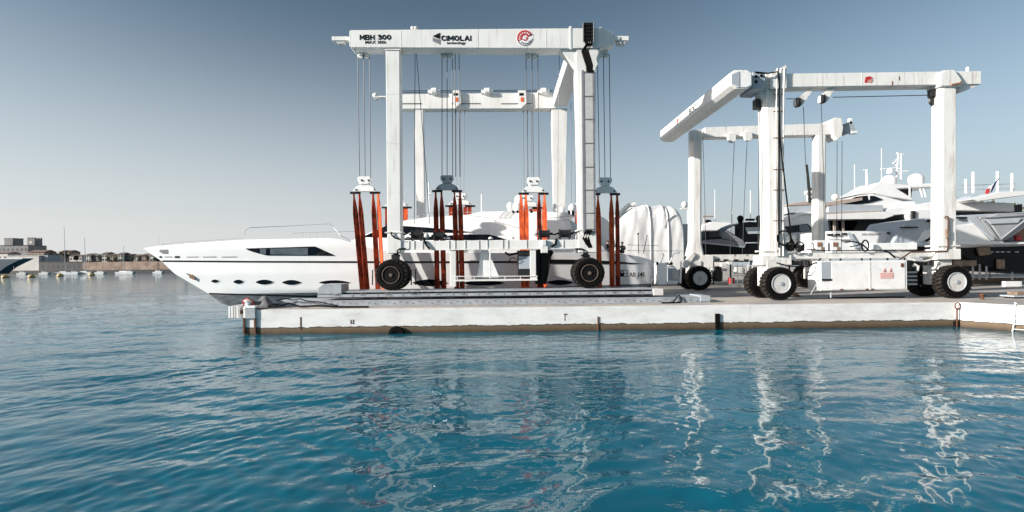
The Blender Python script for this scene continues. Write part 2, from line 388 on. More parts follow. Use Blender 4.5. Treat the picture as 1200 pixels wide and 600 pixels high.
# ------------------------------------------------------------------ water
def make_water():
    ys = [3.0]
    while ys[-1] < 4000:
        y = ys[-1]; ys.append(y + max(0.034, 0.5 * y * y / 2200) if y < 250 else y * 1.12)
    ys = np.array(ys); nx = 1000
    sp = np.linspace(-1, 1, nx)
    Yg = np.repeat(ys[:, None], nx, 1); Xg = sp[None, :] * (1.18 * ys[:, None] + 6)
    dy = np.gradient(ys)[:, None]; dx = (2 * (1.18 * ys + 6) / nx)[:, None]
    H = np.zeros_like(Yg); rng = np.random.default_rng(5)
    wx = Xg + 0.35 * np.sin(0.31 * Yg + 0.23 * Xg) ; wy = Yg + 0.4 * np.sin(0.27 * Xg + 0.9) + 0.25 * np.sin(0.71 * Xg - 0.33 * Yg)
    def waves(n, l0, l1, ang0, spread, slope):
        nonlocal H
        for i in range(n):
            l = l0 * (l1 / l0) ** rng.random(); th = ang0 + rng.normal() * spread
            kx, ky = math.sin(th) * 2 * math.pi / l, math.cos(th) * 2 * math.pi / l
            amp = slope * math.sqrt(2.0 / n) * l / (2 * math.pi)
            fade = np.clip((l / 2.6 / np.maximum(dy * abs(math.cos(th)), dx * abs(math.sin(th)) + 1e-6) - 0.6) / 1.0, 0, 1)
            H += amp * fade * np.sin(kx * wx + ky * wy + rng.random() * 6.283)
    waves(16, 1.6, 4.5, R(-9), R(18), 0.048)
    waves(26, 0.6, 1.5, R(-6), R(42), 0.062)
    H0 = H; H = np.zeros_like(Yg)
    waves(26, 0.28, 0.65, R(0), R(75), 0.078)
    H = H0 + H * (0.55 + 0.55 * np.sin(0.37 * Xg + 1.3 * np.sin(0.19 * Yg)) * np.sin(0.29 * Yg + 0.9 * np.sin(0.23 * Xg) + 2.0))
    # patches of calmer and livelier water
    patch = 0.75 + 0.35 * np.sin(0.16 * Xg + 0.9 * np.sin(0.11 * Yg)) * np.sin(0.21 * Yg + 0.5 + 0.8 * np.sin(0.09 * Xg))
    H *= patch
    ny = len(ys); co = np.stack([Xg, Yg, H], -1).reshape(-1, 3).astype(np.float32)
    me = bpy.data.meshes.new('water'); me.vertices.add(ny * nx); me.vertices.foreach_set('co', co.ravel())
    i = np.arange((ny - 1) * nx).reshape(ny - 1, nx)[:, :-1].ravel()
    q = np.stack([i, i + 1, i + nx + 1, i + nx], -1).astype(np.int32)
    me.loops.add(q.size); me.loops.foreach_set('vertex_index', q.ravel())
    me.polygons.add(len(q)); me.polygons.foreach_set('loop_start', np.arange(0, q.size, 4, dtype=np.int32))
    me.update(calc_edges=True); me.polygons.foreach_set('use_smooth', np.ones(len(q), dtype=bool))
    me.materials.append(M['sea_water'])
    o = bpy.data.objects.new('water', me); COL.objects.link(o); tag(o, kind='structure')
make_water()
# the open sea all round, behind the camera too, just under the wave troughs
tag(MB().add([(-6000, -3000, -.7), (6000, -3000, -.7), (6000, 8000, -.7), (-6000, 8000, -.7)], [(0, 1, 2, 3)]).build('sea', 'sea_water', fix=False), kind='structure')

# ------------------------------------------------------------------ quay: one slab with the open lift dock cut into it
ZQ = 1.55
YE = 31.5                                   # the near quay edge
x_l = X(285, 362, YE); x_c = X(1121, 357, YE)
cw = P(1215, 366.5, 28.3); YB = 35.35; XB = 12.7; YRF = 44.6
outline = [(x_l, YE), (x_c, YE), (cw.x, cw.y), (cw.x + 3, cw.y - 3.2), (260, cw.y - 40), (260, 210), (5, 210), (5, 49.5), (x_l + 2, 49.5), (x_l + 2, YRF), (XB, YRF), (XB, YB), (x_l, YB)]
q = MB().prism_z(outline, -3.0, ZQ).build('quay', 'quay_concrete', bevel=0.035)
tag(q, kind='structure')

# ------------------------------------------------------------------ wheels (one tyre mesh per crane, shared by copies)
def tyre_builder(Rr, w, rim, lugs):
    """tyre and tread round the y axis, outer face at y = 0, going back to y = w"""
    a = MB(); pr = [(rim, 0.06), (rim + .05, 0.01), (Rr * .80, -0.015), (Rr * .92, 0.03), (Rr * .965, w * .16), (Rr * .97, w * .84), (Rr * .92, w - .03), (Rr * .80, w + .015), (rim + .05, w - .01), (rim, w - .06)]
    a.lathe(pr, (0, 0, 0), 'y', 48, closed=True)
    t = MB()
    for side in (0, 1):
        for k in range(lugs):
            a0 = 2 * math.pi * (k + 0.5 * side) / lugs; da = 2 * math.pi / lugs * 0.30
            y0, y1 = (-0.005, w * .53) if side == 0 else (w + .005, w * .47)
            sk = 2 * math.pi / lugs * 0.45
            vs = []
            for r in (Rr * .90, Rr):
                for (aa, y) in ((a0 - da, y0), (a0 + da, y0), (a0 + da + sk, y1), (a0 - da + sk, y1)):
                    rr = r if not (r == Rr and y in (y0,)) else Rr * .965
                    vs.append((rr * math.cos(aa), y, rr * math.sin(aa)))
            t.add(vs, [(0, 1, 2, 3), (7, 6, 5, 4), (0, 4, 5, 1), (1, 5, 6, 2), (2, 6, 7, 3), (3, 7, 4, 0)])
    return a, t
def rim_builder(r, deep):
    return MB().lathe([(r + .03, 0.0), (r - .03, -0.02), (r - .07, 0.05), (r * .84, deep * .25), (r * .74, deep * .85), (r * .60, deep), (r * .55, deep * .55), (r * .46, deep * .5), (r * .40, deep * .95), (r * .26, deep * .9), (r * .22, deep * .05), (r * .02, 0.0)], (0, 0, 0), 'y', 32)
def make_wheel(parent, c, Rr, w, rim, lugs, rim_mat, deep=0.1, tread='tread_rubber', ring='galvanised'):
    a, t = tyre_builder(Rr, w, rim, lugs)
    o = a.build('wheel', 'black_rubber', parent, smooth=True, local=True); o.location = Vector(c) - root_loc(parent)
    t.build('tread', tread, o, local=True)
    bl = rim_builder(rim, deep)
    for k in range(10):
        an = 2 * math.pi * k / 10; bl.lathe([(.025, -.02), (.025, .05)], (math.cos(an) * rim * .42, deep * .45, math.sin(an) * rim * .42), 'y', 6)
    bl.build('rim', rim_mat, o, smooth=True, local=True)
    MB().lathe([(rim * .70, deep * .88), (rim * .63, deep * .9), (rim * .63, deep * .8), (rim * .70, deep * .78)], (0, 0, 0), 'y', 28, closed=True).build('rim_shade_ring', 'steel_dark', o, local=True)  # dark ring that paints recess shade onto the rim
    MB().lathe([(rim + .035, -.035), (rim + .005, -.05), (rim - .02, -.03), (rim, .02)], (0, 0, 0), 'y', 40, closed=True).build('rim_ring', ring, o, smooth=True, local=True)
    MB().lathe([(rim * .22, -.03), (rim * .20, -.06), (rim * .05, -.065)], (0, 0, 0), 'y', 16).build('hub_cap', ring, o, smooth=True, local=True)
    return o
def wheel_copy(w, c, dark=False):
    o = copy_tree(w, w.parent); o.location = Vector(c) - root_loc(w.parent)
    if dark:                                # the inner wheel of a pair: its rim and hub parts are coloured black
        for ch in kids(o):
            if ch.name.startswith('rim') or ch.name.startswith('hub'): ch.data = ch.data.copy(); ch.data.materials[0] = M['rim_black']
    return o

# ------------------------------------------------------------------ steel runway on the finger pier that carries the large hoist
YS = 33.0; ZS = Z(600, 338.5, YS)
sr = thing('steel_runway', 'long grey bolted steel runway beam lying on the pier under the large hoist', 'runway', (X(590, 350, YS), YS, ZQ))
m = MB(); m.pbox(372, 341.2, 777, 348.9, YS + .03, 2.2); m.build('upper_girder', 'galvanised', sr, bevel=.015)
m = MB(); lo = P(318, 358.6, YS); hi = P(832, 347.5, YS)
zmid = Z(600, 349.0, YS)
m.prism([(lo.x, ZQ + .004), (hi.x, ZQ + .004), (hi.x, zmid - .06), (X(372, 350, YS), zmid - .05), (lo.x + .5, ZQ + .42)], YS, YS + 2.3); m.build('lower_girder', 'galvanised', sr, bevel=.015)
ztop = Z(600, 341.0, YS + .12)
m = MB(); m.box(X(378, 340, YS), YS + .16, ztop + .004, X(765, 340, YS), YS + 2.2, ztop + .1); m.build('rail_plate', 'galvanised', sr)
m = MB()                                   # bolts, lugs and flange seams
for i in range(26):
    u = 392 + i * 14.8
    if i % 2 == 0: m.pbox(u, 342.4 - .0085 * (u - 600), u + 3.6, 344.6 - .0085 * (u - 600), YS + .005, .03)
    m.pbox(u + 6, 342 - .0085 * (u - 600), u + 6.9, 346.6 - .0085 * (u - 600), YS + .02, .02)
m.each('lugs', 'letter_grey', sr)
m = MB()
for i in range(60):
    u = 380 + i * 7.4; v = 352 + (i % 3) * 1.0 - .0085 * (u - 600)
    m.pbox(u, v, u + .9, v + .9, YS - .03, .05)
m.each('bolt', 'steel_dark', sr)
m = MB(); m.box(lo.x + 1.2, YS - .015, zmid - .105, hi.x, YS + .02, zmid - .062); m.box(lo.x + 1, YS - .06, ZQ + .01, hi.x, YS - .005, ZQ + .06); m.each('flange', 'galvanised', sr)
m = MB(); m.pbox(766, 338.6, 777.5, 346.3, YS - .04, 2.2); m.build('end_block', 'plaster', sr, bevel=.02)
m = MB(); m.pbox(821, 346.5, 832.5, 353.2, YS - .05, 2.0); m.build('end_plate', 'blue_grey_wall', sr, bevel=.02)
m = MB(); a, c = P(372, 345, YS), P(400, 333, YS)
m.prism([(a.x, a.z), (c.x, a.z), (c.x, c.z), (a.x + .3, c.z + .0), (a.x, c.z - .25)], YS + .05, YS + 1.6); m.build('stop_block', 'galvanised', sr, bevel=.03)

# ------------------------------------------------------------------ the large boat hoist
YF, YR = 34.4, 47.0
bx = (X(460, 320, YF) + X(690, 320, YF)) / 2
bh = thing('boat_hoist', 'larger white travelling boat hoist with lettered top beam, straddling the long white yacht', 'boat hoist', (bx, 40.5, ZS))
m = MB(); m.prism(prof([(409.5, 36), (411.5, 35.2), (704, 32.8), (704, 56), (672, 56.6), (412, 55.5), (409.5, 54)], 33.85), 33.85, 35.0)
b_top = m.build('top_beam', 'crane_white', bh, bevel=.02)
m = MB()                                   # tapered right end of the beam
r0, r1 = P(704, 32.8, 33.85), P(704, 56, 33.85); e0, e1 = P(720, 36.5, 34.0), P(720, 51, 34.0)
m.add([(r0.x, 33.85, r1.z), (r0.x, 35.0, r1.z), (r0.x, 35.0, r0.z), (r0.x, 33.85, r0.z), (e0.x, 34.15, e1.z), (e0.x, 34.8, e1.z), (e0.x, 34.8, e0.z), (e0.x, 34.15, e0.z)],
      [(0, 1, 2, 3), (7, 6, 5, 4), (0, 4, 5, 1), (1, 5, 6, 2), (2, 6, 7, 3), (3, 7, 4, 0)])
m.build('beam_end', 'crane_white', bh)
m = MB(); m.pbox(667.5, 30.5, 669.5, 57.5, 33.82, 1.22); m.pbox(703, 31.5, 704.8, 57, 33.82, 1.22); m.each('beam_flange', 'crane_white', bh)
m = MB(); m.prism(prof([(452, 56), (468, 56), (469.3, 276), (454, 276)], 33.95), 33.95, 34.9); m.build('leg', 'crane_white', bh, bevel=.02)
m = MB(); m.prism(prof([(674.8, 57), (703, 57), (702.5, 72), (698, 80), (697.5, 276), (680.5, 276), (678, 150)], 33.95), 33.95, 35.5); m.build('leg', 'crane_white', bh, bevel=.02)
# rear portal
m = MB(); m.prism(prof([(467, 110.5), (652, 108.5), (652, 127), (467, 127.5)], 46.4), 46.4, 47.5); m.build('top_beam', 'crane_white', bh, bevel=.02)
m = MB(); m.prism(prof([(485.8, 127.5), (495.5, 127.5), (498, 290), (489, 290)], 46.5), 46.5, 47.4); m.build('leg', 'crane_white', bh, bevel=.02)
m = MB(); m.prism(prof([(646.3, 127), (664.8, 127), (661.5, 290), (650, 290)], 46.5), 46.5, 47.4); m.build('leg', 'crane_white', bh, bevel=.02)
m = MB()                                   # cross beam joining the two portals on the right
zt = 19.40; m.box(4.65, 35.1, 18.36, 5.9, 46.35, zt); m.build('cross_beam', 'crane_white', bh, bevel=.02)
m = MB()
for yy in (37.5, 40, 42.5, 45): m.box(4.60, yy, 18.55, 4.64, yy + .3, 18.85)
m.each('beam_lettering', 'letter_light', bh)
m = MB()
for (u, Yq) in ((672, 35.05), (662, 46.3)):
    c = P(u, 62, 34.4)
m.prism(prof([(655, 57), (676, 57), (676, 78)], 34.05), 34.05, 34.9); m.build('gusset', 'crane_white', bh)
# sheaves and trolleys on the rear beam
m = MB()
for u, h in ((509, 7), (571, 6), (637, 8)):
    c = P(u, 109, 46.4); m.lathe([(.28, -.25), (.33, -.2), (.33, .2), (.28, .25)], (c.x, 46.3, c.z + .1), 'x', 12); m.box(c.x - .55, 46.1, c.z - .1, c.x + .5, 46.6, c.z + .2)
m.each('sheave', 'crane_white', bh)
for u in (534, 611):
    m = MB(); m.prism(prof([(u - 4, 106), (u + 5, 106), (u + 6, 121), (u, 126), (u - 3, 121)], 46.15), 46.1, 46.38); t = m.build('trolley', 'crane_white', bh)
    m = MB(); m.pbox(u - 2.5, 109, u + 2.5, 112, 46.08, .1); m.build('trolley_slot', 'letter_black', t)
    m = MB(); m.pbox(u - .8, 114, u + 2.5, 119, 46.07, .05); m.build('trolley_badge', 'orange_cone', t)
m = MB(); m.pbox(468, 121.0, 494, 121.8, 46.36, .05); m.pbox(529, 121, 563, 121.8, 46.36, .05); m.pbox(587, 121, 624, 121.8, 46.36, .05); m.each('beam_slot', 'letter_black', bh)
m = MB(); a = P(467, 106.6, 46.6); m.tube([(X(467, 107, 46.6), 46.6, a.z), (X(648, 106, 46.6), 46.6, Z(648, 105.5, 46.6))], .03, 6); m.tube([(X(467, 110, 46.6), 46.6, Z(467, 108.4, 46.6)), (X(648, 106, 46.6), 46.6, Z(648, 107, 46.6))], .03, 6); m.each('hoist_rope', 'cable', bh)
# lamp arms at the beam ends
def lamp_arm(u0, u1, v0, v1, Y, parent, lu0, lu1, lv):
    m = MB(); m.pbox(u0, v0, u1, v1, Y, .45); o = m.build('lamp_arm', 'crane_white', parent, bevel=.02)
    a = P(lu0, v1 + .3, Y); c = P(lu1, lv, Y)
    m = MB(); m.prism([(a.x, a.z), (c.x, a.z), (c.x - .1, c.z), (a.x + .15, c.z)], Y + .05, Y + .4); m.build('floodlight', 'grey_plastic', o, bevel=.02)
lamp_arm(389, 408.5, 42.5, 47.5, 34.2, bh, 393, 404, 51); lamp_arm(719, 737, 42, 47.5, 34.2, bh, 722, 734, 52)
lamp_arm(437, 466, 112.2, 114.2, 46.8, bh, 437.5, 443.5, 116)
m = MB(); c = P(439.5, 111, 46.8); m.ball((c.x, 47, c.z), .28, (1, 1, .8)); m.build('floodlight', 'crane_white', bh, smooth=True)
m = MB()
for u in (483.5, 487.2): c = P(u, 33.4, 34.4); m.lathe([(.02, -.12), (.13, -.08), (.13, .08), (.02, .12)], (c.x, 34.4, c.z), 'y', 10)
m.each('pulley', 'machine_white', bh)
m = MB()
for u, v in ((421, 63.8), (428.5, 63.8), (519.5, 64), (527, 64), (619, 65.5), (627, 65.5), (704.5, 63.5), (711, 63)):
    c = P(u, v, 34.6); m.lathe([(.05, -.1), (.2, -.07), (.2, .07), (.05, .1)], (c.x, 34.9, c.z + .05), 'y', 12); m.box(c.x - .09, 34.7, c.z, c.x + .09, 35.0, c.z + .5)
m.each('sheave', 'machine_white', bh, smooth=True)
# conduit and hoses on the right leg
m = MB(); m.pbox(684.5, 83, 695.8, 271, 33.68, .28); m.build('conduit', 'grey_plastic', bh, bevel=.04)
m = MB()
for v in (84, 112, 139, 167, 195, 222, 249, 268): m.pbox(683.8, v, 696.4, v + 1.1, 33.64, .33)
m.each('conduit_clamp', 'letter_grey', bh)
m = MB(); m.pbox(683.6, 82, 684.4, 272, 33.66, .3); m.pbox(695.9, 82, 696.7, 272, 33.66, .3); m.each('conduit_edge', 'letter_grey', bh)
m = MB(); vv = [(0, 28), (0, 46), (0, 50)]
for k in range(4):
    du = k * 2.6
    m.tube([P(685.6 + du, 27, 33.6), P(685.6 + du, 48, 33.6), P(687.5 + du * .7, 52, 33.55), P(682.5 + du * .8, 60, 33.5), P(685 + du * .8, 68, 33.5), P(688 + du * .75, 77, 33.55), P(688.5 + du * .6, 84, 33.65)], .085, 7)
m.each('hydraulic_hose', 'black_rubber', bh, smooth=True)
m = MB()
for k in range(5): c = P(684, 29 + k * 4.2, 33.5); e = P(695.5, 29.5 + k * 4.2, 33.5); m.tube([c, e], .03, 5)
for u in (683.4, 695.8): m.tube([P(u, 26.5, 33.5), P(u, 49, 33.5)], .035, 5)
m.build('hose_guard', 'steel_dark', bh)
m = MB()
for k in range(3): m.tube([P(688 + k * 2.5, 270, 33.6), P(685 + k * 3, 274, 33.5), P(683.5 + k * 3, 279, 33.45), P(687 + k * 2, 285, 33.5), P(691 + k * 1.2, 290, 33.6)], .075, 6)
m.each('hydraulic_hose', 'black_rubber', bh, smooth=True)
# lower (sill) beam and its fittings
m = MB(); m.pbox(455, 280.6, 693, 293.2, 33.98, .8); m.build('sill_beam', 'crane_white', bh, bevel=.02)
m = MB(); m.pbox(454, 275, 470, 297, 33.9, 1.2); m.pbox(678, 274, 699, 296, 33.9, 1.4); m.each('leg_foot', 'crane_white', bh, bevel=.03)
m = MB()
for u in (479, 485, 495, 526, 533, 545, 561, 571, 589, 595, 617, 640, 660): m.pbox(u, 281.4, u + .7, 292.8, 33.95, .05)
m.each('panel_seam', 'grey_plastic', bh)
m = MB()
for u in (478, 520, 525, 575, 600): c = P(u, 280, 34.3); m.ball((c.x, 34.3, c.z), .16, n=10, m=5, bottom=0)
m.pbox(470, 291.6, 690, 292.6, 33.93, .05); m.build('beam_fitting', 'machine_white', bh, smooth=True)
for (u0, u1, v0, v1) in ((482, 495, 269.5, 280), (508, 520, 271, 281), (631, 644, 269, 279), (655, 668.5, 268.3, 279)):
    a, c = P(u0, v1, 34.3), P(u1, v0, 34.3); r = (c.z - a.z) / 2; zc = (a.z + c.z) / 2
    m = MB(); L = c.x - a.x
    m.lathe([(.06, -.14), (.06, 0), (r, 0), (r, .08), (r * .85, .1), (r * .85, L - .1), (r, L - .08), (r, L), (.08, L), (.08, L + .2)], (a.x, 34.3, zc), 'x', 20)
    m.box(a.x + .05, 34.0, a.z - .15, a.x + .12, 34.6, zc); m.box(c.x - .12, 34.0, a.z - .15, c.x - .05, 34.6, zc)
    m.build('winch_drum', 'steel_dark', bh, smooth=True)
m = MB(); m.tube([P(458, 272, 33.85), P(459.5, 276, 33.8), P(463, 279, 33.8), P(469, 280.5, 33.85)], .05, 6)
m.tube([P(497, 276, 34.2), P(497.5, 283, 33.9), P(500, 288, 33.85), P(504, 292, 33.85)], .07, 6); m.tube([P(652, 280, 34), P(651, 286, 33.9), P(646, 289, 33.9)], .08, 6)
m.tube([P(644, 274, 34.2), P(650, 275, 34.1), P(655, 273, 34.2)], .06, 6); m.tube([P(668, 274, 34.2), P(673, 272, 34.1), P(679, 272, 34.1)], .05, 6)
m.tube([P(592, 296, 33.9), P(597, 299, 33.8), P(602, 297.5, 33.8), P(607, 296.5, 33.9)], .08, 6)
m.tube([P(597, 306, 33.95), P(598, 303, 33.9), P(602, 302, 33.9), P(606, 304, 33.9), P(605, 307, 33.95), P(600, 307, 33.95)], .03, 5)
m.each('hydraulic_hose', 'black_rubber', bh, smooth=True)
m = MB(); c = P(503, 277, 34.2); m.ball((X(499.5, 275, 34.2), 34.2, Z(499.5, 276.5, 34.2)), .2, n=10, m=6); m.build('hydraulic_valve', 'machine_white', bh, smooth=True)
# steering heads above the wheels
for u, s in ((463, 1), (687, -1)):
    c = P(u, 300, 34.1)
    m = MB(); m.lathe([(.12, -.5), (.34, -.42), (.34, -.25), (.16, -.2), (.16, .25), (.3, .3), (.3, .45)], (c.x, 34.25, c.z), 'z', 18); m.build('steering_head', 'steel_dark', bh, smooth=True)
    m = MB(); m.tube([P(u - s * -13, 291.5, 33.9), P(u + s * 5, 291.7, 33.85), P(u + s * 2.5, 294, 33.8), P(u + s * 3, 298, 33.9), P(u + s * 6, 300, 34)], .055, 6); m.each('hydraulic_hose', 'black_rubber', bh, smooth=True)
    m = MB(); m.box(c.x - .25, 34.06, Z(u, 322, 34.1) - .25, c.x + .25, 34.44, c.z + .1); m.build('wheel_fork', 'steel_dark', bh, bevel=.03)
Rw = 1.03; zc = ztop + .1 + Rw - .02
w0 = make_wheel(bh, (X(458, 322, 33.2), 33.2, zc), Rw, .82, .54, 22, 'rim_black', .34, ring='rim_dust')
for c in ((X(458, 322, 33.2), 34.46, zc), (X(691, 322, 33.2), 33.2, zc), (X(691, 322, 33.2), 34.46, zc)): wheel_copy(w0, c)
for x in (X(458, 322, 33.2), X(691, 322, 33.2)):
    for y in (46.1, 47.2): wheel_copy(w0, (x, y, ZQ + Rw - .01))
m = MB(); m.box(X(458, 320, 33.2) - .6, 46.6, 5.2, X(691, 320, 33.2) + .6, 47.4, 5.95)
for x in (X(458, 322, 33.2), X(691, 322, 33.2)): m.box(x - .3, 46.95, 2.2, x + .3, 47.17, 5.25)
m.build('sill_beam', 'crane_white', bh, bevel=.02)
m = MB()
for u0, u1 in ((436.5, 441), (482, 487)):
    m.tube([P(u0, 334, 33.7), P(u0, 316.5, 33.7), P(u1, 315.5, 33.7), P(u1, 334, 33.7)], .045, 6)
m.each('wheel_guard', 'steel_dark', bh)
# hanging work platform, ladder post and engine cabinet
m = MB(); m.pbox(527.5, 293.2, 534, 336, 34.0, .35); m.pbox(621.5, 293, 628, 328.5, 34.0, .3); m.each('platform_post', 'crane_white', bh, bevel=.015)
m = MB(); m.pbox(533, 327, 630, 329.8, 33.95, 1.2); o = m.build('work_platform', 'crane_white', bh, bevel=.01)
m = MB(); m.tube([P(533, 324, 33.97), P(630, 323.6, 33.97)], .035, 6)
for u in (536, 556, 574.5, 592, 610, 629): m.tube([P(u, 327.5, 33.97), P(u, 324, 33.97)], .03, 6)
m.tube([P(574.5, 324, 33.97), P(574.5, 293, 33.97)], .05, 6); m.build('handrail', 'crane_white', o)
m = MB(); m.pbox(606.5, 293.4, 624, 325.5, 34.1, .6); o = m.build('engine_cabinet', 'steel_dark', bh, bevel=.02)
m = MB(); m.pbox(608.2, 300.5, 622.5, 315.3, 34.05, .08); m.build('cabinet_door', 'blue_grey_wall', o, bevel=.015)
m = MB(); m.prism(prof([(627.5, 293), (648, 293), (645, 305), (642, 323), (640, 333), (627.5, 333)], 34.6), 34.6, 35.3); m.build('fuel_tank', 'boat_black', bh, bevel=.03)
m = MB(); m.tube([P(639, 333, 34.5), P(642, 320, 34.4), P(644, 305, 34.3), P(648, 295, 34.2)], .06, 6); m.tube([P(632, 333, 34.5), P(634, 316, 34.4), P(634, 296, 34.3)], .06, 6); m.each('hydraulic_hose', 'black_rubber', bh, smooth=True)
m = MB(); m.pbox(634, 288, 642, 296.5, 33.85, .3); m.pbox(635.5, 281, 640, 288, 33.8, .3); m.each('control_box', 'machine_white', bh, bevel=.02)
# white plate in place of a sunlit hull patch seen between the platform posts
m = MB(); m.prism(prof([(564, 293.2), (572, 293.2), (585, 325), (559, 325)], 34.65), 34.65, 34.75); m.build('lit_patch', 'panel_white', bh)
# lettering and emblem on the top beam
fr, fu = (1, 0, -.0), (0, 0, 1)
def face(u, v): p = P(u, v, 33.85); p.y = 33.846; return p
GL = {'M': (1.05, [[(0, 0), (0, 1), (.52, .3), (1.05, 1), (1.05, 0)]]), 'B': (.85, [[(0, 0), (0, 1), (.62, 1), (.8, .76), (.62, .53), (0, .53)], [(.62, .53), (.85, .27), (.66, 0), (0, 0)]]),
      'H': (.85, [[(0, 0), (0, 1)], [(.85, 0), (.85, 1)], [(0, .5), (.85, .5)]]), '3': (.75, [[(0.02, .88), (.38, 1), (.70, .86), (.70, .66), (.36, .53)], [(.36, .53), (.76, .38), (.76, .14), (.38, 0), (0, .12)]]),
      '0': (.8, [[(.4, 0), (.08, .2), (.0, .5), (.08, .8), (.4, 1), (.72, .8), (.8, .5), (.72, .2), (.4, 0)]]), 'O': (.95, [[(.48, 0), (.1, .2), (.0, .5), (.1, .8), (.48, 1), (.85, .8), (.95, .5), (.85, .2), (.48, 0)]]),
      'C': (.85, [[(.85, .85), (.5, 1), (.12, .82), (0, .5), (.12, .18), (.5, 0), (.85, .15)]]), 'I': (.0, [[(0, 0), (0, 1)]]), 'L': (.7, [[(0, 1), (0, 0), (.7, 0)]]), 'A': (.95, [[(0, 0), (.47, 1), (.95, 0)], [(.2, .3), (.75, .3)]]), ' ': (.35, [])}
def stroke_text(name, txt, u0, u1, v0, v1, th=.25, mat='letter_black'):
    """heavy block capitals: each stroke a thin bar standing 2 cm proud of the beam face"""
    a, e = face(u0, v1), face(u1, v0); gap = .42
    W = sum(GL[c][0] for c in txt) + gap * (len(txt) - 1) + th; h = e.z - a.z; sx = (e.x - a.x) / W; sz = h / (1 + th); drop = (face(u1, v1).z - a.z) / (e.x - a.x)
    m = MB(); x = th / 2
    for c in txt:
        for pl in GL[c][1]:
            for (xa, za), (xb, zb2) in zip(pl, pl[1:]):
                d = Vector((xb - xa, zb2 - za)).normalized(); n = Vector((-d.y, d.x)) * th * .5; q = d * th * .42
                pts = [(xa - q.x + n.x, za - q.y + n.y), (xa - q.x - n.x, za - q.y - n.y), (xb + q.x - n.x, zb2 + q.y - n.y), (xb + q.x + n.x, zb2 + q.y + n.y)]
                m.prism([(a.x + (x + px) * sx, a.z + (pz + th / 2) * sz + drop * (x + px) * sx) for px, pz in pts], 33.826, 33.848)
        x += GL[c][0] + gap
    return m.build(name, mat, bh)
stroke_text('model_lettering', 'MBH', 421.5, 438.7, 40.7, 46.9); stroke_text('model_lettering', '300', 442.6, 458, 40.6, 46.7)
text_mesh('model_lettering', 'MAX 300t', .19, 'letter_black', bh, face(428, 51.2), fr, fu, .008, width=face(452.5, 50).x - face(428, 50).x)
stroke_text('maker_lettering', 'CIMOLAI', 517, 552, 41.6, 48)
text_mesh('maker_lettering', 'technology', .16, 'letter_black', bh, face(523.5, 51.7), fr, fu, .012, width=face(545.5, 50).x - face(523.5, 50).x)
m = MB(); m.prism(prof([(507, 42.5), (515.5, 38.5), (515.5, 44.3), (514, 45.6)], 33.85), 33.825, 33.848); m.build('maker_symbol', 'letter_black', bh)
m = MB(); m.prism(prof([(507, 44), (514, 46.5), (515.5, 46), (515.5, 52.3), (507, 48.4)], 33.85), 33.825, 33.848); m.build('maker_symbol', 'letter_grey', bh)
def arc_poly(cu, cv, r0, r1, a0, a1, n=18):
    pts = [(cu + r1 * math.cos(R(a0 + (a1 - a0) * i / n)), cv - r1 * math.sin(R(a0 + (a1 - a0) * i / n))) for i in range(n + 1)]
    if r0 > 0: pts += [(cu + r0 * math.cos(R(a1 + (a0 - a1) * i / n)), cv - r0 * math.sin(R(a1 + (a0 - a1) * i / n))) for i in range(n + 1)]
    return pts
def ring_part(name, mat, cu, cv, r0, r1, a0, a1, y0, Yp, parent):
    """annular sector as quads so it triangulates cleanly"""
    n = 20; m = MB()
    for i in range(n):
        q = arc_poly(cu, cv, max(r0, .01), r1, a0 + (a1 - a0) * i / n, a0 + (a1 - a0) * (i + 1) / n, 1)
        m.prism(prof(q, Yp), y0, Yp - .003)
    return m.build(name, mat, parent, fix=False)
ec = (615.2, 44.6)
m = MB(); m.prism(prof(arc_poly(ec[0], ec[1], 0, 10.0, 0, 354, 40), 33.85), 33.838, 33.848); em = m.build('emblem', 'panel_white', bh)
ring_part('emblem_arc', 'red_paint', *ec, 3.4, 9.2, 22, 205, 33.826, 33.84, em)
ring_part('emblem_arc', 'letter_black', *ec, 8.2, 9.0, 205, 355, 33.826, 33.84, em)
ring_part('emblem_arc', 'red_paint', *ec, 2.2, 3.4, 205, 382, 33.826, 33.84, em)
m = MB(); m.prism(prof([(ec[0] + 3.2, ec[1] - 3.0), (ec[0] + 9.6, ec[1] - 4.3), (ec[0] + 6.5, ec[1] - 2.6)], 33.84), 33.824, 33.838); m.build('emblem_tail', 'letter_black', em)
m = MB(); m.pbox(ec[0] - 1.4, ec[1] - 1.9, ec[0] - .2, ec[1] + 1.4, 33.82, .012); m.pbox(ec[0] + .3, ec[1] - 1.9, ec[0] + 1.5, ec[1] + 1.4, 33.82, .012)
for a in (190, 165, 140, 115, 90, 65, 45): p = (ec[0] + 6.4 * math.cos(R(a)), ec[1] - 6.4 * math.sin(R(a))); m.pbox(p[0] - .7, p[1] - .8, p[0] + .7, p[1] + .8, 33.815, .008)
m.each('emblem_letters', 'panel_white', em)
m = MB()
for a in (232, 252, 272, 292, 312, 330): p = (ec[0] + 6.4 * math.cos(R(a)), ec[1] - 6.4 * math.sin(R(a))); m.pbox(p[0] - .55, p[1] - .8, p[0] + .55, p[1] + .8, 33.815, .008)
m.each('emblem_letters', 'letter_grey', em)
m = MB()                                   # loose control ropes hanging from the top beam
m.tube([P(486.5, 63, 34.9), P(485.8, 200, 34.9), P(485.5, 262, 34.9)], .022, 5); m.tube([P(488, 63, 34.9), P(500, 210, 34.9), P(503.5, 262, 34.9)], .022, 5)
m.tube([P(655.5, 64, 35), P(654, 160, 35), P(653.5, 262, 35)], .018, 5); m.tube([P(669, 120, 46), P(670, 262, 46)], .022, 5); m.tube([P(673.5, 110, 46), P(674, 262, 46)], .022, 5)
m.each('control_rope', 'cable', bh)

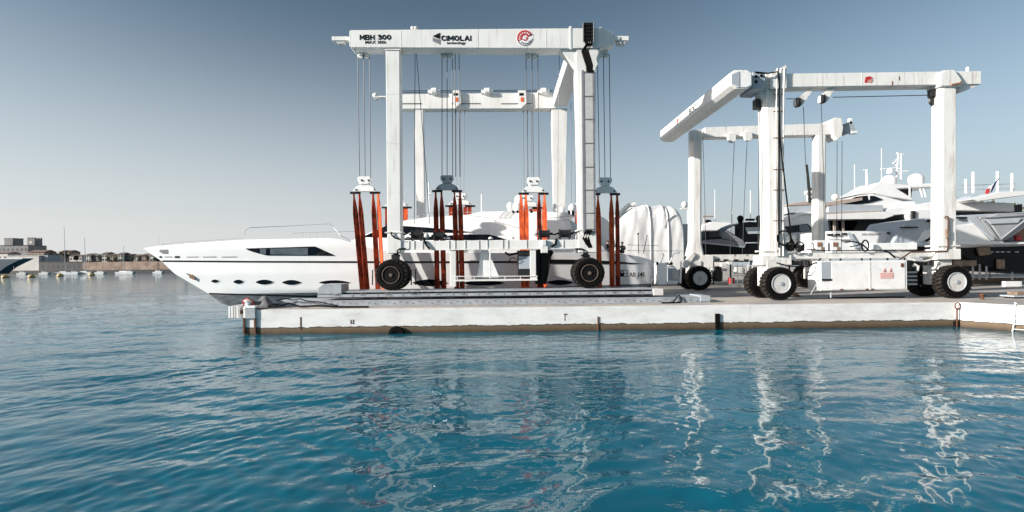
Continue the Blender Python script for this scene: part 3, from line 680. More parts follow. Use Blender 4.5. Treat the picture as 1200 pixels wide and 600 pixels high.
# ------------------------------------------------------------------ hook blocks with their ropes, and the slings under the hull
YB0, YB1 = 35.85, 46.0
def hook_block(u, v0, v1, mat, label, ropes, vb, Y=YB0, group='hook blocks of the larger boat hoist', ytop=34.9):
    c = P(u, v1, Y); o = thing('hook_block', label, 'hook block', (c.x, Y, c.z), group)
    h = v1 - v0
    m = MB(); m.prism(prof([(u - 7, v0), (u + 7, v0), (u + 8, v0 + h * .22), (u + 4.6, v0 + h * .55), (u - 4.6, v0 + h * .55), (u - 8, v0 + h * .22)], Y), Y - .28, Y + .28)
    m.build('sheave_housing', mat, o, bevel=.06)
    m = MB(); m.prism(prof([(u - 4.8, v0 + h * .55), (u + 4.8, v0 + h * .55), (u + 9.5, v0 + h * .66), (u + 13.3, v0 + h * .92), (u + 13.3, v1), (u - 13.3, v1), (u - 13.3, v0 + h * .92), (u - 9.5, v0 + h * .66)], Y), Y - .2, Y + .2)
    m.build('spreader_plate', mat, o, bevel=.03)
    for s in (-1, 1):
        a, e = P(u + s * 11.5 - 6, v1 + 1.0, Y), P(u + s * 11.5 + 6, v1 + 1.0, Y)
        m = MB(); m.tube([a, e], .085, 8); m.build('sling_pin', 'steel_dark', o)
    m = MB()
    for s in (-1, 1):
        q = P(u + s * 11, v0 + h * .84, Y - .22); m.lathe([(.02, -.03), (.06, -.03), (.06, .03), (.02, .03)], q, 'y', 8)
        q = P(u + s * 4, v0 + h * .22, Y - .3); m.lathe([(.02, -.03), (.07, -.03), (.07, .03), (.02, .03)], q, 'y', 8)
    m.each('pin_head', 'steel_dark', o)
    for du0, du1 in ropes:
        m = MB(); m.tube([P(u + du0, vb, ytop), P(u + du1, v0 + 1.5, Y - .05)], .026, 6); m.each('hoist_rope', 'cable', o)
    return o
ord4 = ['leftmost', 'second from left', 'third from left', 'rightmost']
specs = [(428, 207.5, 225, 'panel_white', 'white hook block under the left end of the lettered beam, left of its leg'),
         (524, 206, 223, 'galvanised', 'grey hook block hanging under the maker name'),  # grey instead of white: the leg's shade is put into the colour
         (625.3, 208.5, 226, 'panel_white', 'white hook block hanging under the red round emblem'),
         (709, 208.5, 226.5, 'panel_white', 'white hook block hanging right of the leg with the conduit')]
BX = []
for k, (u, v0, v1, mat, lab) in enumerate(specs):
    rp = [(-9, -6.5), (-2, 0), (5, 6.5)] if k != 1 else [(-6, -6), (0, 0), (6, 6.5), (9.5, 10), (14, 15)]
    hook_block(u, v0, v1, mat, lab, rp, 64, ytop=34.9)
    BX.append((P(u, v1, YB0).x, P(u, v1 + 1, YB0).z))
far_lab = ['small far hook block seen just right of the left front leg', 'small far hook block seen beside the second near sling group', 'far hook block hidden behind the third near sling group', 'far hook block behind the conduit leg on the right']
for k, (xb, zb) in enumerate(BX):
    du = (xb / YB1) * F + 590 - .0
    uu = CX + (xb / YB1 - math.tan(YAW)) * F
    vv = CY - ROLL * (uu - CX) - (zb + .15 - HC) / YB1 * F
    hook_block(uu, vv - 13.5, vv, 'panel_white', far_lab[k], [(-5, -4), (0, 0), (5, 4)], 128, Y=YB1, ytop=46.9, group='far hook blocks of the larger boat hoist')

# ------------------------------------------------------------------ the long white yacht hanging in the slings
YC = 40.9
stem_tab = []
for u, v in ((262, 357), (243, 343.3), (205, 321), (190, 306.5), (179, 299), (168, 291), (166, 288)):
    p = P(u, v, YC); stem_tab.append((p.z, p.x))
stem_tab = [(0.2, -15.5), (0.45, -18.0), (0.8, -20.6)] + stem_tab
def xs(z): return lerp_tab(stem_tab, z)
XE = X(772, 320, 37.0)
def half(x, z):
    t = x - xs(z)
    if t <= 0: return 0.0
    T = 21.0 + 5.0 * max(0, min(1, (5.6 - z) / 4.0))
    fsh = 1 - (1 - min(1, t / T)) ** 2.1
    if z > 2.3: Bz = 3.82 + 0.22 * min(1, (z - 2.3) / 3.0)
    else: Bz = 3.82 * max(0, (z - 0.35) / 1.95) ** 0.55
    A = 1.0 - 0.034 * max(0.0, x + 2.6) * min(1.0, max(0.0, x + 2.6) / 1.6)  # aft taper invented so the stern side turns away from the sun
    return Bz * fsh * A
def on_hull(u, v, off=0.03):
    Y = 38.0
    for _ in range(12):
        p = P(u, v, Y); Y = 0.5 * Y + 0.5 * (YC - half(p.x, p.z))
    p = P(u, v, Y); return Vector((p.x, YC - half(p.x, p.z) - off, p.z))
sheer_px = [(168, 290.6), (182, 288.6), (200, 287), (240, 284), (286, 281), (340, 279.8), (386, 279), (400, 280.5), (412, 284), (424, 289), (440, 294), (470, 296), (560, 296.4), (640, 296), (700, 295.4), (722, 296.4), (745, 300), (760, 303.5), (772, 307.5)]
sheer_tab = []
for u, v in sheer_px:
    p = on_hull(u, v, 0); sheer_tab.append((p.x, p.z))
sheer_tab[0] = (P(168, 290.6, YC).x, P(168, 290.6, YC).z)
def sheer(x): return lerp_tab(sheer_tab, x)
yt = thing('yacht', 'long white motor yacht hanging in orange slings between the piers, pointed bow to the left', 'yacht', ((xs(3) + XE) / 2, YC, 0.35))
x_tip = xs(5.9)
nI, nJ = 110, 30
def hull_pt(i, j, side):
    t = (i / nI) ** 1.5; x0 = x_tip + (XE - x_tip) * t
    w = j / nJ; zk = 0.35; z = zk + (sheer(x0) - zk) * w
    x = xs(z) + (XE - xs(z)) * t
    return Vector((x, YC + side * half(x, z), z))
m = MB()
for side in (-1, 1):
    m.grid(lambda a, b: hull_pt(a * nI, b * nJ, side), nI, nJ)
for i in range(nI):                        # deck
    a, b_, c, d = hull_pt(i, nJ, -1), hull_pt(i + 1, nJ, -1), hull_pt(i + 1, nJ, 1), hull_pt(i, nJ, 1); m.add([a, b_, c, d], [(0, 1, 2, 3)])
for j in range(nJ):                        # transom
    a, b_, c, d = hull_pt(nI, j, -1), hull_pt(nI, j, 1), hull_pt(nI, j + 1, 1), hull_pt(nI, j + 1, -1); m.add([a, b_, c, d], [(0, 1, 2, 3)])
hull = m.build('hull', 'hull_paint', yt, smooth=True)
bm = bmesh.new(); bm.from_mesh(hull.data); bmesh.ops.remove_doubles(bm, verts=bm.verts, dist=.0015); bmesh.ops.recalc_face_normals(bm, faces=bm.faces); bm.to_mesh(hull.data); bm.free()
hull.data.set_sharp_from_angle(angle=R(45))
def hull_band(name, mat, u0, u1, top, bot, n=24, nv=3, off=.02, parent=None):
    """a panel lying on the hull side between two pixel curves; 2 cm proud with closed edges"""
    m = MB()
    def fn(a, b):
        u = u0 + (u1 - u0) * a; vt, vb = top(a), bot(a)
        return on_hull(u, vt + (vb - vt) * b, off)
    m.grid(fn, n, nv); 
    return m.build(name, mat, parent or yt, smooth=True, fix=True)
def roof(v0, v1): return lambda a: v0 + (v1 - v0) * a
hull_band('rub_rail', 'letter_black', 190.5, 300, roof(305.1, 305.8), roof(306.9, 307.6), 40, 1, .04)
hull_band('rub_rail', 'letter_black', 300, 470, roof(305.8, 306.1), roof(307.6, 308.1), 30, 1, .04)
hull_band('rub_rail', 'letter_black', 470, 640, roof(306.1, 305.9), roof(308.1, 308.2), 24, 1, .04)
hull_band('side_intake', 'letter_black', 640, 755, lambda a: 304 + 5.3 * a ** 2.3, lambda a: 309.0 + .4 * a, 24, 2, .045)
hull_band('waterline_stripe', 'letter_black', 245, 362, roof(343.2, 346.5), roof(344.6, 348.2), 40, 1, .03)
hull_band('waterline_stripe', 'letter_black', 362, 640, roof(346.5, 341), roof(348.2, 343.5), 40, 1, .03)
def lens(u0, u1, vc, h):
    sh = lambda a: math.sin(math.pi * a) ** .75
    f = hull_band('porthole', 'gelcoat', u0 - 1, u1 + 1, lambda a: vc - (h + 1.0) * sh(a), lambda a: vc + (h + .9) * sh(a), 20, 2, .02)
    hull_band('porthole_glass', 'glass', u0, u1, lambda a: vc - h * sh(a), lambda a: vc + h * sh(a), 20, 2, .035, parent=f)
for u0, u1, vc, h in ((247.5, 257, 329.5, 1.9), (273.5, 285.5, 330.2, 2.5), (299.5, 320.5, 330.6, 2.9), (330.5, 353, 331, 2.9), (373.5, 410, 331, 2.6), (483, 524, 331.4, 4), (541, 592, 331.6, 3), (640, 672, 331, 3)): lens(u0, u1, vc, h)
# long pointed side window
wt = lambda a: 291.0 - .4 * math.sin(math.pi * a) - (1.2 * (a - .3) if a > .3 else 0) + (11.4 * max(0, a - .78) / .22)
f = hull_band('side_window', 'glass', 288, 392.5, lambda a: [291.2, 288.8][0] - 2.4 * min(1, a / .78) + (10.6 * max(0, (a - .78) / .22)), lambda a: 291.4 + 8.0 * min(1, a / .24) ** .7 + .4 * a, 36, 3, .03)
hull_band('window_pane', 'dim_glass', 305, 312, roof(291.6, 291.5), roof(297.6, 297.8), 4, 2, .045, parent=f)
hull_band('window_pane', 'dim_glass', 317, 361, roof(291.3, 290.5), roof(298.2, 298.8), 12, 2, .045, parent=f)
for u0, u1 in ((193, 202), (219, 233), (238, 254), (260, 278)): hull_band('hull_slot', 'letter_grey', u0, u1, roof(300.8, 300.6), roof(301.8, 301.6), 8, 1, .02)
for u0, u1, v in ((187, 189.5, 301), (205, 210.5, 301)): hull_band('fairlead', 'letter_black', u0, u1, roof(v - .9, v - .9), roof(v + 1.3, v + 1.3), 4, 1, .03)
hull_band('bow_vent', 'letter_grey', 187, 197, lambda a: 292.6 - .2 * a, lambda a: 295 + 2.6 * min(1, a / .4), 6, 2, .02)
f = hull_band('anchor_pocket', 'chrome', 218, 233, lambda a: 319.4 + 7.2 * a, lambda a: 320.6 + 9.8 * a, 8, 2, .03)
hull_band('anchor', 'brown_box', 222.5, 229, lambda a: 320.6 + 4 * a, lambda a: 325.5 + 3 * a, 5, 2, .08, parent=f)
# lettering near the stern
p0 = on_hull(737, 324.3, .12); p1 = on_hull(755, 324, .12); p2 = on_hull(737, 318.5, .12)
text_mesh('name_lettering', 'AB 145', .33, 'letter_black', yt, p0, (p1 - p0), (p2 - p0), 0.012, width=(p1 - p0).length)
def hull_rect(u0, v0, u1, v1, mat, off, name, parent=None): return hull_band(name, mat, u0, u1, roof(v0, v0), roof(v1, v1), 2, 2, off, parent)
lg = hull_rect(726.8, 316.3, 735.2, 324.2, 'letter_black', .02, 'maker_symbol')
for i, (a, b_) in enumerate(((727.5, 317), (731.4, 317), (731.4, 320.6))): hull_rect(a, b_, a + 3.1, b_ + 2.9, ['boat_grey', 'panel_white', 'panel_white'][i], .03, 'symbol_square', lg)
# superstructure: a long low house leaning inward, with two dark window bands
YH = 38.3
house = [(430, 297), (408, 283.5), (422, 277), (447, 266.5), (470, 259), (500, 254.2), (540, 251.6), (590, 251.0), (640, 252.5), (668, 257), (690, 272), (706, 287), (716, 297)]
YH2 = 2 * YC - YH
sl = 0.35
def house_face(u, v, off):
    p = P(u, v, YH); zb = min(q[1] for q in prof(house, YH))
    for _ in range(6):
        y = YH + sl * (p.z - zb); p = P(u, v, y)
    return Vector((p.x, y - off, p.z))
hp = prof(house, YH); zb_h = min(q[1] for q in hp)
hp = []
for u, v in house: q = house_face(u, v, 0); hp.append((q.x, q.z))
m = MB(); m.prism(hp, YH, YH2, sl); m.build('superstructure', 'gelcoat', yt, bevel=.12, smooth=True)
def house_panel(name, mat, uv, off=.03, parent=None):
    m = MB(); vs = [house_face(u, v, off) for u, v in uv]; n = len(vs)
    vb = [p + Vector((0, off + .02, 0)) for p in vs]
    m.add(vs + vb, [tuple(range(n))] + [(i, (i + 1) % n, n + (i + 1) % n, n + i) for i in range(n)]); return m.build(name, mat, parent or yt)
house_panel('windscreen', 'glass', [(425, 277.8), (437, 272), (452, 264.8), (470, 264.6), (500, 266.5), (530, 269.2), (556, 272.4), (530, 272.8), (480, 272.3), (470, 277.5), (455, 278.5)])
house_panel('side_window', 'glass', [(469, 281.2), (471, 279), (520, 276.3), (545, 274.8), (573, 274.8), (582, 277), (594, 281), (560, 281.2)])
house_panel('side_window', 'glass', [(640, 284.5), (700, 286), (702, 290), (640, 290)], .025)
# raised mouldings over the house: sweeping roof wing and aft coachroof
m = MB(); m.prism([(a, z) for a, z in prof([(545, 252.5), (562, 247.8), (600, 247), (660, 248), (676, 253), (640, 257), (575, 256)], 39.2)], 39.2, 42.6, .2); m.build('flybridge', 'gelcoat', yt, bevel=.08, smooth=True)
m = MB(); m.prism(prof([(575, 257), (610, 256), (668, 258), (672, 268), (650, 280), (640, 284), (612, 268)], 38.4), 38.35, 38.75, .3, -.3); m.build('roof_wing', 'gelcoat', yt, bevel=.05)
m = MB(); m.prism(prof([(668, 266), (688, 255), (706, 254), (716, 262), (721, 290), (700, 294), (672, 294)], 40.0), 39.6, 42.2, .1); m.build('aft_deck_house', 'gelcoat', yt, bevel=.1, smooth=True)
# rails
def rail(uvs, Y0, posts, r=.022, low=None):
    m = MB(); m.tube([P(u, v, Y0) for u, v in uvs], r, 6)
    for u, va, vb in posts: m.tube([P(u, va, Y0), P(u, vb, Y0)], r * .8, 5)
    return m
rail([(286.5, 280.5), (287.5, 270), (293, 266.8), (340, 264.8), (386, 262.4), (391, 266), (399, 276), (409, 281)], 38.2, []).build('foredeck_rail', 'chrome', yt)
rail([(335, 279), (342, 274), (352, 272.8), (400, 271.5), (425, 271)], 38.6, [(k, 272.9 - (k - 352) * .02, 279.5) for k in range(355, 400, 8)], .016).build('foredeck_rail', 'chrome', yt)
rail([(189, 286.6), (215, 283.6), (286, 279)], 40.0, [(k, 286.6 - (k - 189) * .08 , 288.5 - (k - 189) * .075) for k in range(190, 286, 12)], .015).build('foredeck_rail', 'chrome', yt)
m = MB(); m.tube([P(186, 289.5, 40.9), P(186, 274, 40.9)], .02, 5); m.build('jackstaff', 'chrome', yt)
rail([(472, 262), (481, 254.5), (500, 250), (540, 248.6), (582, 248.9), (640, 248.7), (676, 249)], 39.6, [(490, 252, 258), (502, 250, 256), (520, 249, 254), (541, 248.8, 253), (600, 248.8, 252)], .02).build('roof_rail', 'chrome', yt)
rail([(735, 287), (760, 287.5), (772, 288)], 37.6, [(740, 287, 300), (752, 287.2, 303), (764, 287.6, 306)], .02).build('stern_rail', 'chrome', yt)
rail([(735, 293.5), (758, 294), (800, 294)], 38.0, [(770, 294, 310), (783, 294, 310), (799, 294, 311)], .02).build('stern_rail', 'chrome', yt)
# domes, poles and small gear on the roof
m = MB()
for u, v, r in ((608, 234, .36), (606, 243, .42), (598, 241.5, .30), (671, 244, .35), (659, 246, .25)):
    c = P(u, v, 41.2); m.ball(c, r, (1, 1, 1.1)); m.lathe([(r * .7, -r * 1.6), (r * .8, 0)], c, 'z', 10); m.cut.pop()
m.each('radar_dome', 'gelcoat', yt, smooth=True)
m = MB(); m.tube([P(564.5, 254, 41), P(564.5, 228, 41)], .06, 6); m.tube([P(503.5, 256, 41), P(502.5, 214, 41)], .05, 6); m.tube([P(501, 228, 41), P(505, 227, 41)], .08, 6); m.each('antenna', 'gelcoat', yt)
m = MB(); m.tube([P(724, 254, 40.5), P(731, 246, 40.4), P(737, 240.5, 40.3), P(741.5, 239.5, 40.2)], .22, 8, .16); m.tube([P(741, 239.3, 40.2), P(744.5, 239.8, 40.2)], .2, 8); m.tube([P(727, 254, 40.5), P(741, 243.5, 40.4)], .06, 6); m.build('deck_crane', 'gelcoat', yt, smooth=True)
m = MB()
for u in (601.5, 606.5, 622.5, 667, 671.5): c = P(u, 250.5, 39.4); m.box(c.x - .08, 39.3, c.z - .2, c.x + .08, 39.5, c.z + .25)
m.each('cleat', 'letter_black', yt)
# stern: white corner post, swim platform, side gate
m = MB(); m.prism(prof([(771, 308.5), (782, 308), (782, 333.5), (771.5, 333.8)], 37.3), 37.32, 38.3); m.build('stern_post', 'gelcoat', yt, bevel=.03)
m = MB(); a = P(782, 333, 38); e = P(800, 331, 38); m.box(a.x, 38.2, a.z, e.x - .3, 43.6, a.z + .22); m.build('swim_platform', 'boat_white', yt, bevel=.04)
m = MB(); m.prism(prof([(782, 312), (789, 311), (796, 318), (797, 331), (782, 331)], 38.7), 38.7, 43.2); m.build('transom_door', 'boat_grey', yt, bevel=.04)
m = MB(); m.pbox(788, 316, 794, 327, 38.55, .15); m.build('stern_locker', 'grey_plastic', yt, bevel=.02)
m = MB(); m.pbox(782.5, 307.5, 788.5, 310.5, 38.4, .6); m.pbox(769.8, 307, 771.6, 310.4, 37.3, .2); m.each('stern_light', 'letter_black', yt)
m = MB(); m.tube([P(774, 309, 37.9), P(778, 299, 37.9), P(776, 297, 37.9)], .05, 6); m.tube([P(784, 309, 38.4), P(790, 297, 38.2), P(797, 296, 38.2)], .04, 6); m.tube([P(797.5, 332, 38.3), P(798, 306, 38.3)], .06, 6); m.each('boarding_rail', 'boat_white', yt)
m = MB(); m.tube([P(748.5, 297, 38.5), P(747.8, 274.5, 38.5)], .03, 5); m.tube([P(754, 297, 38.5), P(758.5, 275.5, 38.5)], .03, 5); m.ball(P(747.8, 274, 38.5), .08, n=8, m=6); m.each('fishing_rod', 'steel_dark', yt)

# slings: each a flat band from the near pin, under the keel, up to the far pin
def sling(x, zt, y_n, tw, mat, label, wmax=.34, lean=0.0):
    def hw(z): return half(x, z)
    path = []
    zs_ = np.linspace(zt, 2.35, 40)
    for z in zs_: path.append(((zt - z) / (zt - 2.35), Vector((x + lean * (zt - z) / (zt - 2.35), max(y_n - 0.0, 0), z))))
    m = MB(); n = len(path); L = []; 
    for i, (t, p) in enumerate(path):
        s = t * (zt - 2.35)
        w = .12 + (wmax - .12) * min(1, max(0, (s - .35) / 1.0)) ** .8
        ang = tw[0] + tw[1] * math.sin(t * 3.1 + tw[2]) * .6
        d = Vector((math.cos(ang), math.sin(ang), 0)) * w * .5
        nrm = Vector((-math.sin(ang), math.cos(ang), 0)) * (.03 if s > .8 else .05)
        L.append([p - d - nrm, p + d - nrm, p + d + nrm, p - d + nrm])
    # round the hull: chine, keel, far chine, then up to the far pin
    under = []
    for z in (2.0, 1.2, .6, .36): under.append((x + lean, YC - max(half(x, z), .1) - .06, z - .05))
    under += [(a, 2 * YC - b, c) for a, b, c in under[::-1]] + [(x + lean * .5, 2 * YC - y_n + .0, 2.6), (x, YB1, 5.0), (x, YB1, zt)]
    for p in under:
        p = Vector(p); L.append([p + Vector((-wmax / 2, 0, -.03)), p + Vector((wmax / 2, 0, -.03)), p + Vector((wmax / 2, 0.05, .03)), p + Vector((-wmax / 2, 0.05, .03))])
    vs = [q for r_ in L for q in r_]; fs = []
    for i in range(len(L) - 1):
        for k in range(4): fs.append((i * 4 + k, i * 4 + (k + 1) % 4, i * 4 + 4 + (k + 1) % 4, i * 4 + 4 + k))
    fs += [(3, 2, 1, 0), tuple(len(vs) - 4 + k for k in range(4))]
    m.add(vs, fs); o = m.build('lifting_sling', mat, None, base=(x, YC, .35))
    return tag(o, label, 'sling', 'lifting slings of the larger boat hoist')
sl_spec = [  # photo u at the top, lean (m), twist, material
    [(414.5, .55, (.3, .3, 0), 'sling_dark'), (421, .5, (.5, .35, .4), 'sling_dark'), (437, .3, (.35, .5, 1), 'sling_dark'), (443, .3, (-.6, .3, 2), 'sling_orange')],
    [(510.5, .05, (.3, .4, 0), 'sling_dark'), (517.3, .12, (.2, .2, .5), 'sling_dark'), (532.5, .12, (.1, .5, 0), 'sling_dark'), (539, .1, (.3, .4, 1), 'sling_dark')],
    [(610.3, .15, (-.2, .3, 0), 'sling_orange'), (616.3, 0, (-.3, .3, .5), 'sling_orange'), (631.6, 0, (.2, .6, 0), 'sling_dark'), (638, -.05, (-.6, .5, .5), 'sling_orange')],
    [(700.7, .05, (-.3, .3, .3), 'sling_orange'), (716.3, .0, (-.2, .5, .8), 'sling_orange'), (723.2, .0, (.3, .4, .2), 'sling_dark')]]
pos_lab = ['leftmost on', 'second from left on', 'third from left on', 'rightmost on']
blk_lab = ['the left hook block', 'the grey hook block', 'the block under the red emblem', 'the block right of the conduit leg']
for k, row in enumerate(sl_spec):
    for i, (u, lean, tw, mat) in enumerate(row):
        c = P(u, specs[k][2] + 1.5, YB0)
        labs = pos_lab if len(row) == 4 else ['left one on', 'middle one on', 'right one on']
        sling(c.x, c.z, YB0, tw, mat, '%s lifting sling, %s %s' % ({'sling_dark': 'dark red', 'sling_orange': 'bright orange'}[mat], labs[i], blk_lab[k]), .35, lean)

# ------------------------------------------------------------------ the smaller, older boat hoist on the quay
def face2(Y): return Y
rh = thing('boat_hoist', 'smaller rust stained white boat hoist on big white rimmed tyres at right, engine box below', 'boat hoist', (X(1015, 345, 35.3), 41, ZQ))
OW = 'old_crane_white'
m = MB(); m.prism(prof([(897, 86.5), (1150, 83.2), (1150, 98.6), (897, 102.6)], 34.75), 34.75, 35.75); m.build('top_beam', OW, rh, bevel=.03)
m = MB(); m.prism(prof([(1125.2, 98.7), (1149.5, 98.5), (1131, 106.5), (1125.2, 107)], 34.8), 34.85, 35.65); m.build('beam_bracket', OW, rh)
m = MB(); m.prism(prof([(882, 84.5), (897, 85), (897, 104.5), (882, 104)], 34.3), 34.3, 36.2); jb = m.build('beam_joint', 'blue_grey_wall', rh, bevel=.03)
m = MB()
for u, v in ((886, 89.5), (892.3, 88.8), (886, 95.8)): c = P(u, v, 34.27); m.lathe([(.02, -.04), (.1, -.04), (.1, .03)], c, 'y', 8)
m.each('joint_hole', 'letter_black', rh)
# left cross beam: eight-sided, running back over the yard
xl, xr = X(855, 95, 33.9), X(881.5, 95, 33.9); zt_, zb_ = Z(868, 82, 33.9), Z(868, 104.3, 33.9); chx, chz = .34, .22
octo = lambda s: [(xl + s, zb_ + chz + s * .4), (xl + chx + s * .6, zb_ + s), (xr - chx - s * .6, zb_ + s), (xr - s, zb_ + chz + s * .4), (xr - s, zt_ - chz - s * .4), (xr - chx - s * .6, zt_ - s), (xl + chx + s * .6, zt_ - s), (xl + s, zt_ - chz - s * .4)]
m = MB(); m.prism(octo(0), 33.9, 49.0); cb = m.build('cross_beam', OW, rh, bevel=.025)
m = MB(); m.prism(octo(.1), 33.84, 33.9); m.build('beam_cap', 'panel_white', rh)
m = MB(); m.prism([(xl + .1, zb_ + .34), (xl + .62, zb_ + .12), (xl + .62, zt_ - .12), (xl + .1, zt_ - .34)], 33.81, 33.84); m.build('cap_shade', 'blue_grey_wall', rh)  # shaded part of the cap, painted on in blue-grey
# lettering and red mark along the left face of the cross beam
def cface(y, dz): return Vector((xl - .012, y, zb_ + dz))
text_mesh('beam_lettering', 'BOC', .42, 'letter_black', rh, cface(41.3, .42), (0, -1, 0), (0, 0, 1), .0, width=1.5)
text_mesh('beam_mark', 'P', .42, 'red_paint', rh, cface(44.3, .42), (0, -1, 0), (0, 0, 1), .03, width=.5)
# legs with chamfered edges
def cham_leg(poly, y0, y1, ch, mat=OW):
    """leg: polygon edges given as (u_left,u_right,v) rows at the front, chamfered in plan"""
    vs = []
    for (ul, ur, v) in poly:
        a, e = P(ul, v, y0), P(ur, v, y0); w = e.x - a.x; c = min(ch, w * .3)
        vs.append([(a.x + c, y0, a.z), (e.x - c, y0, a.z), (e.x, y0 + c, a.z), (e.x, y1 - c, a.z), (e.x - c, y1, a.z), (a.x + c, y1, a.z), (a.x, y1 - c, a.z), (a.x, y0 + c, a.z)])
    m = MB(); fl = [p for r_ in vs for p in r_]; n = len(vs); fs = [tuple(range(8)), tuple(range(8 * n - 1, 8 * n - 9, -1))]
    for i in range(n - 1):
        for k in range(8): fs.append((i * 8 + k, i * 8 + (k + 1) % 8, i * 8 + 8 + (k + 1) % 8, i * 8 + 8 + k))
    m.add(fl, fs); return m.build('leg', mat, rh)
cham_leg([(894.5, 921, 103), (896, 918.5, 135), (898, 918, 230), (898.5, 922, 270), (897, 926, 300), (899, 924, 308)], 34.9, 36.0, .22)
cham_leg([(1103, 1126, 84), (1103, 1126, 100), (1102, 1124, 106), (1101.3, 1124, 200), (1100.6, 1124, 294)], 34.65, 35.6, .24)
cham_leg([(810.5, 823.5, 152), (810.3, 823, 230), (809.5, 823, 285), (806, 826, 300)], 47.2, 48.2, .2)
cham_leg([(957, 969.5, 158), (956.5, 969, 240), (956, 968.5, 296)], 47.2, 48.1, .2)
m = MB(); m.prism(prof([(889, 104.5), (898, 104.5), (897, 125)], 35.0), 35.05, 35.8); m.build('gusset', OW, rh)
m = MB(); m.prism(prof([(903, 86), (921.2, 76.5), (921.5, 104), (903, 104)], 34.6), 34.55, 34.72); m.build('gusset', OW, rh, bevel=.02)
m = MB(); m.prism(prof([(1102, 101), (1102, 87), (1106, 82.2), (1119, 81.6), (1127, 93), (1127, 101)], 34.5), 34.5, 35.7); m.build('leg_cap', OW, rh, bevel=.05)
m = MB()
for u, v in ((1116, 99.5), (1119, 99), (1122, 98.3), (1125.5, 97)): c = P(u, v, 34.46); m.lathe([(.02, -.05), (.09, -.04), (.09, .05)], c, 'y', 8)
m.each('cap_bolt', 'brown_box', rh)
m = MB(); c = P(1134, 82, 35.2); m.lathe([(.06, -.1), (.12, 0), (.1, .18), (.04, .22)], c, 'z', 10); m.build('beacon', 'panel_white', rh, smooth=True)
# brown service pipes on the left leg, red pipe on the right one
m = MB()
for du, r in ((0, .05), (4.2, .045), (8.3, .06)): m.tube([P(911 + du, 80, 34.55), P(910 + du, 110, 34.6), P(909.5 + du, 160, 34.75), P(909 + du, 230, 34.8), P(909.5 + du, 300, 34.75)], r, 6)
m.each('service_pipe', 'machine_white', rh)
m = MB(); m.tube([P(885, 84.5, 34.25), P(900, 86, 34.3), P(911, 84, 34.45), P(913, 90, 34.5), P(913.5, 130, 34.6), P(914, 160, 34.7), P(917, 190, 34.6), P(921, 225, 34.6), P(925.5, 262, 34.6), P(927, 286, 34.7)], .05, 6); m.tube([P(913.5, 100, 34.55), P(912.5, 150, 34.7), P(913, 220, 34.7), P(912.5, 290, 34.7)], .045, 6); m.each('hydraulic_hose', 'black_rubber', rh)
m = MB()
for v in (88, 110, 130, 161, 198, 222, 258): m.pbox(907, v, 919.5, v + .8, 34.66, .1)
m.each('pipe_clamp', 'rust', rh)
m = MB(); m.tube([P(1107.3, 256, 34.55), P(1108.3, 253.3, 34.5), P(1110.8, 254, 34.5), P(1111.3, 258, 34.55), P(1111, 290, 34.55), P(1109.5, 294.6, 34.6), P(1067, 295.4, 34.6), P(1060, 300.5, 34.55), P(1054, 304, 34.5)], .055, 7); m.build('red_pipe', 'pipe_brown', rh, smooth=True)
m = MB(); m.pbox(1109.6, 269, 1112.4, 279.5, 34.45, .15); m.build('pipe_valve', 'wood', rh, bevel=.02)
# rear portal beam, its end fittings and its cable wheels
m = MB(); m.prism(prof([(826, 149.2), (978, 144.3), (978, 157.6), (826, 161)], 47.3), 47.3, 48.4); m.build('top_beam', OW, rh, bevel=.03)
m = MB(); m.prism(prof([(974, 140), (979, 137.8), (986, 138.6), (988, 150), (986, 160), (981, 164), (976, 158)], 47.1), 47.05, 48.5); m.build('beam_end', OW, rh, bevel=.04)
m = MB(); m.prism(prof([(988, 146), (997, 141.5), (1002, 152), (994, 156.8), (988, 156)], 47.5), 47.4, 48.3); m.build('beam_bracket', 'blue_grey_wall', rh, bevel=.02)
m = MB(); m.pbox(995.5, 138.5, 999, 145.5, 47.4, .3); m.pbox(998, 153.3, 1005, 156.5, 47.3, .4); m.each('floodlight', 'panel_white', rh, bevel=.03)
def cable_wheel(u, v, r, Y, lean=0.0, body=True):
    if body:
        m = MB(); m.prism(prof([(u + 4 + lean, v - 14), (u + 10 + lean, v - 14), (u + 4, v + 4), (u, v + 6), (u - 4, v + 4), (u - 4, v - 3)], Y), Y, Y + .3); o = m.build('sheave_bracket', OW, rh, bevel=.03)
    m = MB(); c = P(u - 2, v + .5, Y - .02); m.lathe([(.05, -.06), (r, -.04), (r * .85, .05), (r, .14), (.05, .16)], c, 'x' if body else 'y', 16); m.build('sheave', 'steel_dark', rh, smooth=True)
cable_wheel(936, 119.5, .33, 35.0, 8); cable_wheel(965, 115.5, .3, 35.0, 6)
cable_wheel(895, 122, .4, 35.5, body=False); cable_wheel(1098.5, 117, .42, 35.2, body=False)
m = MB()
for u, v in ((857, 163), (876, 161)): m.prism(prof([(u - 5, v - 6), (u + 4, v - 6.5), (u + 4.5, v + 2), (u + 1, v + 5), (u - 3, v + 4), (u - 5, v)], 47.2), 46.95, 47.28)
m.each('sheave_bracket', OW, rh, bevel=.03)
m = MB(); c = P(1096, 111.5, 34.9); m.box(c.x - .14, 35.0, c.z - .05, c.x + .15, 35.4, c.z + .45); c = P(891.5, 120, 34.9); m.box(c.x - .18, 35.2, c.z - .3, c.x + .1, 35.7, c.z + .35); m.each('sheave_clamp', 'steel_dark', rh)
m = MB()
for pts in (((890.2, 124), (889.5, 180), (888.5, 296)), ((893.5, 124), (892, 290)), ((941.5, 125), (943.5, 180), (946.5, 222)), ((962.3, 119), (965, 200), (966, 296)), ((1094.8, 121), (1093.5, 200), (1092.5, 296)), ((1097, 121), (1096.5, 296))):
    m.tube([P(u, v, 35.3) for u, v in pts], .022, 5)
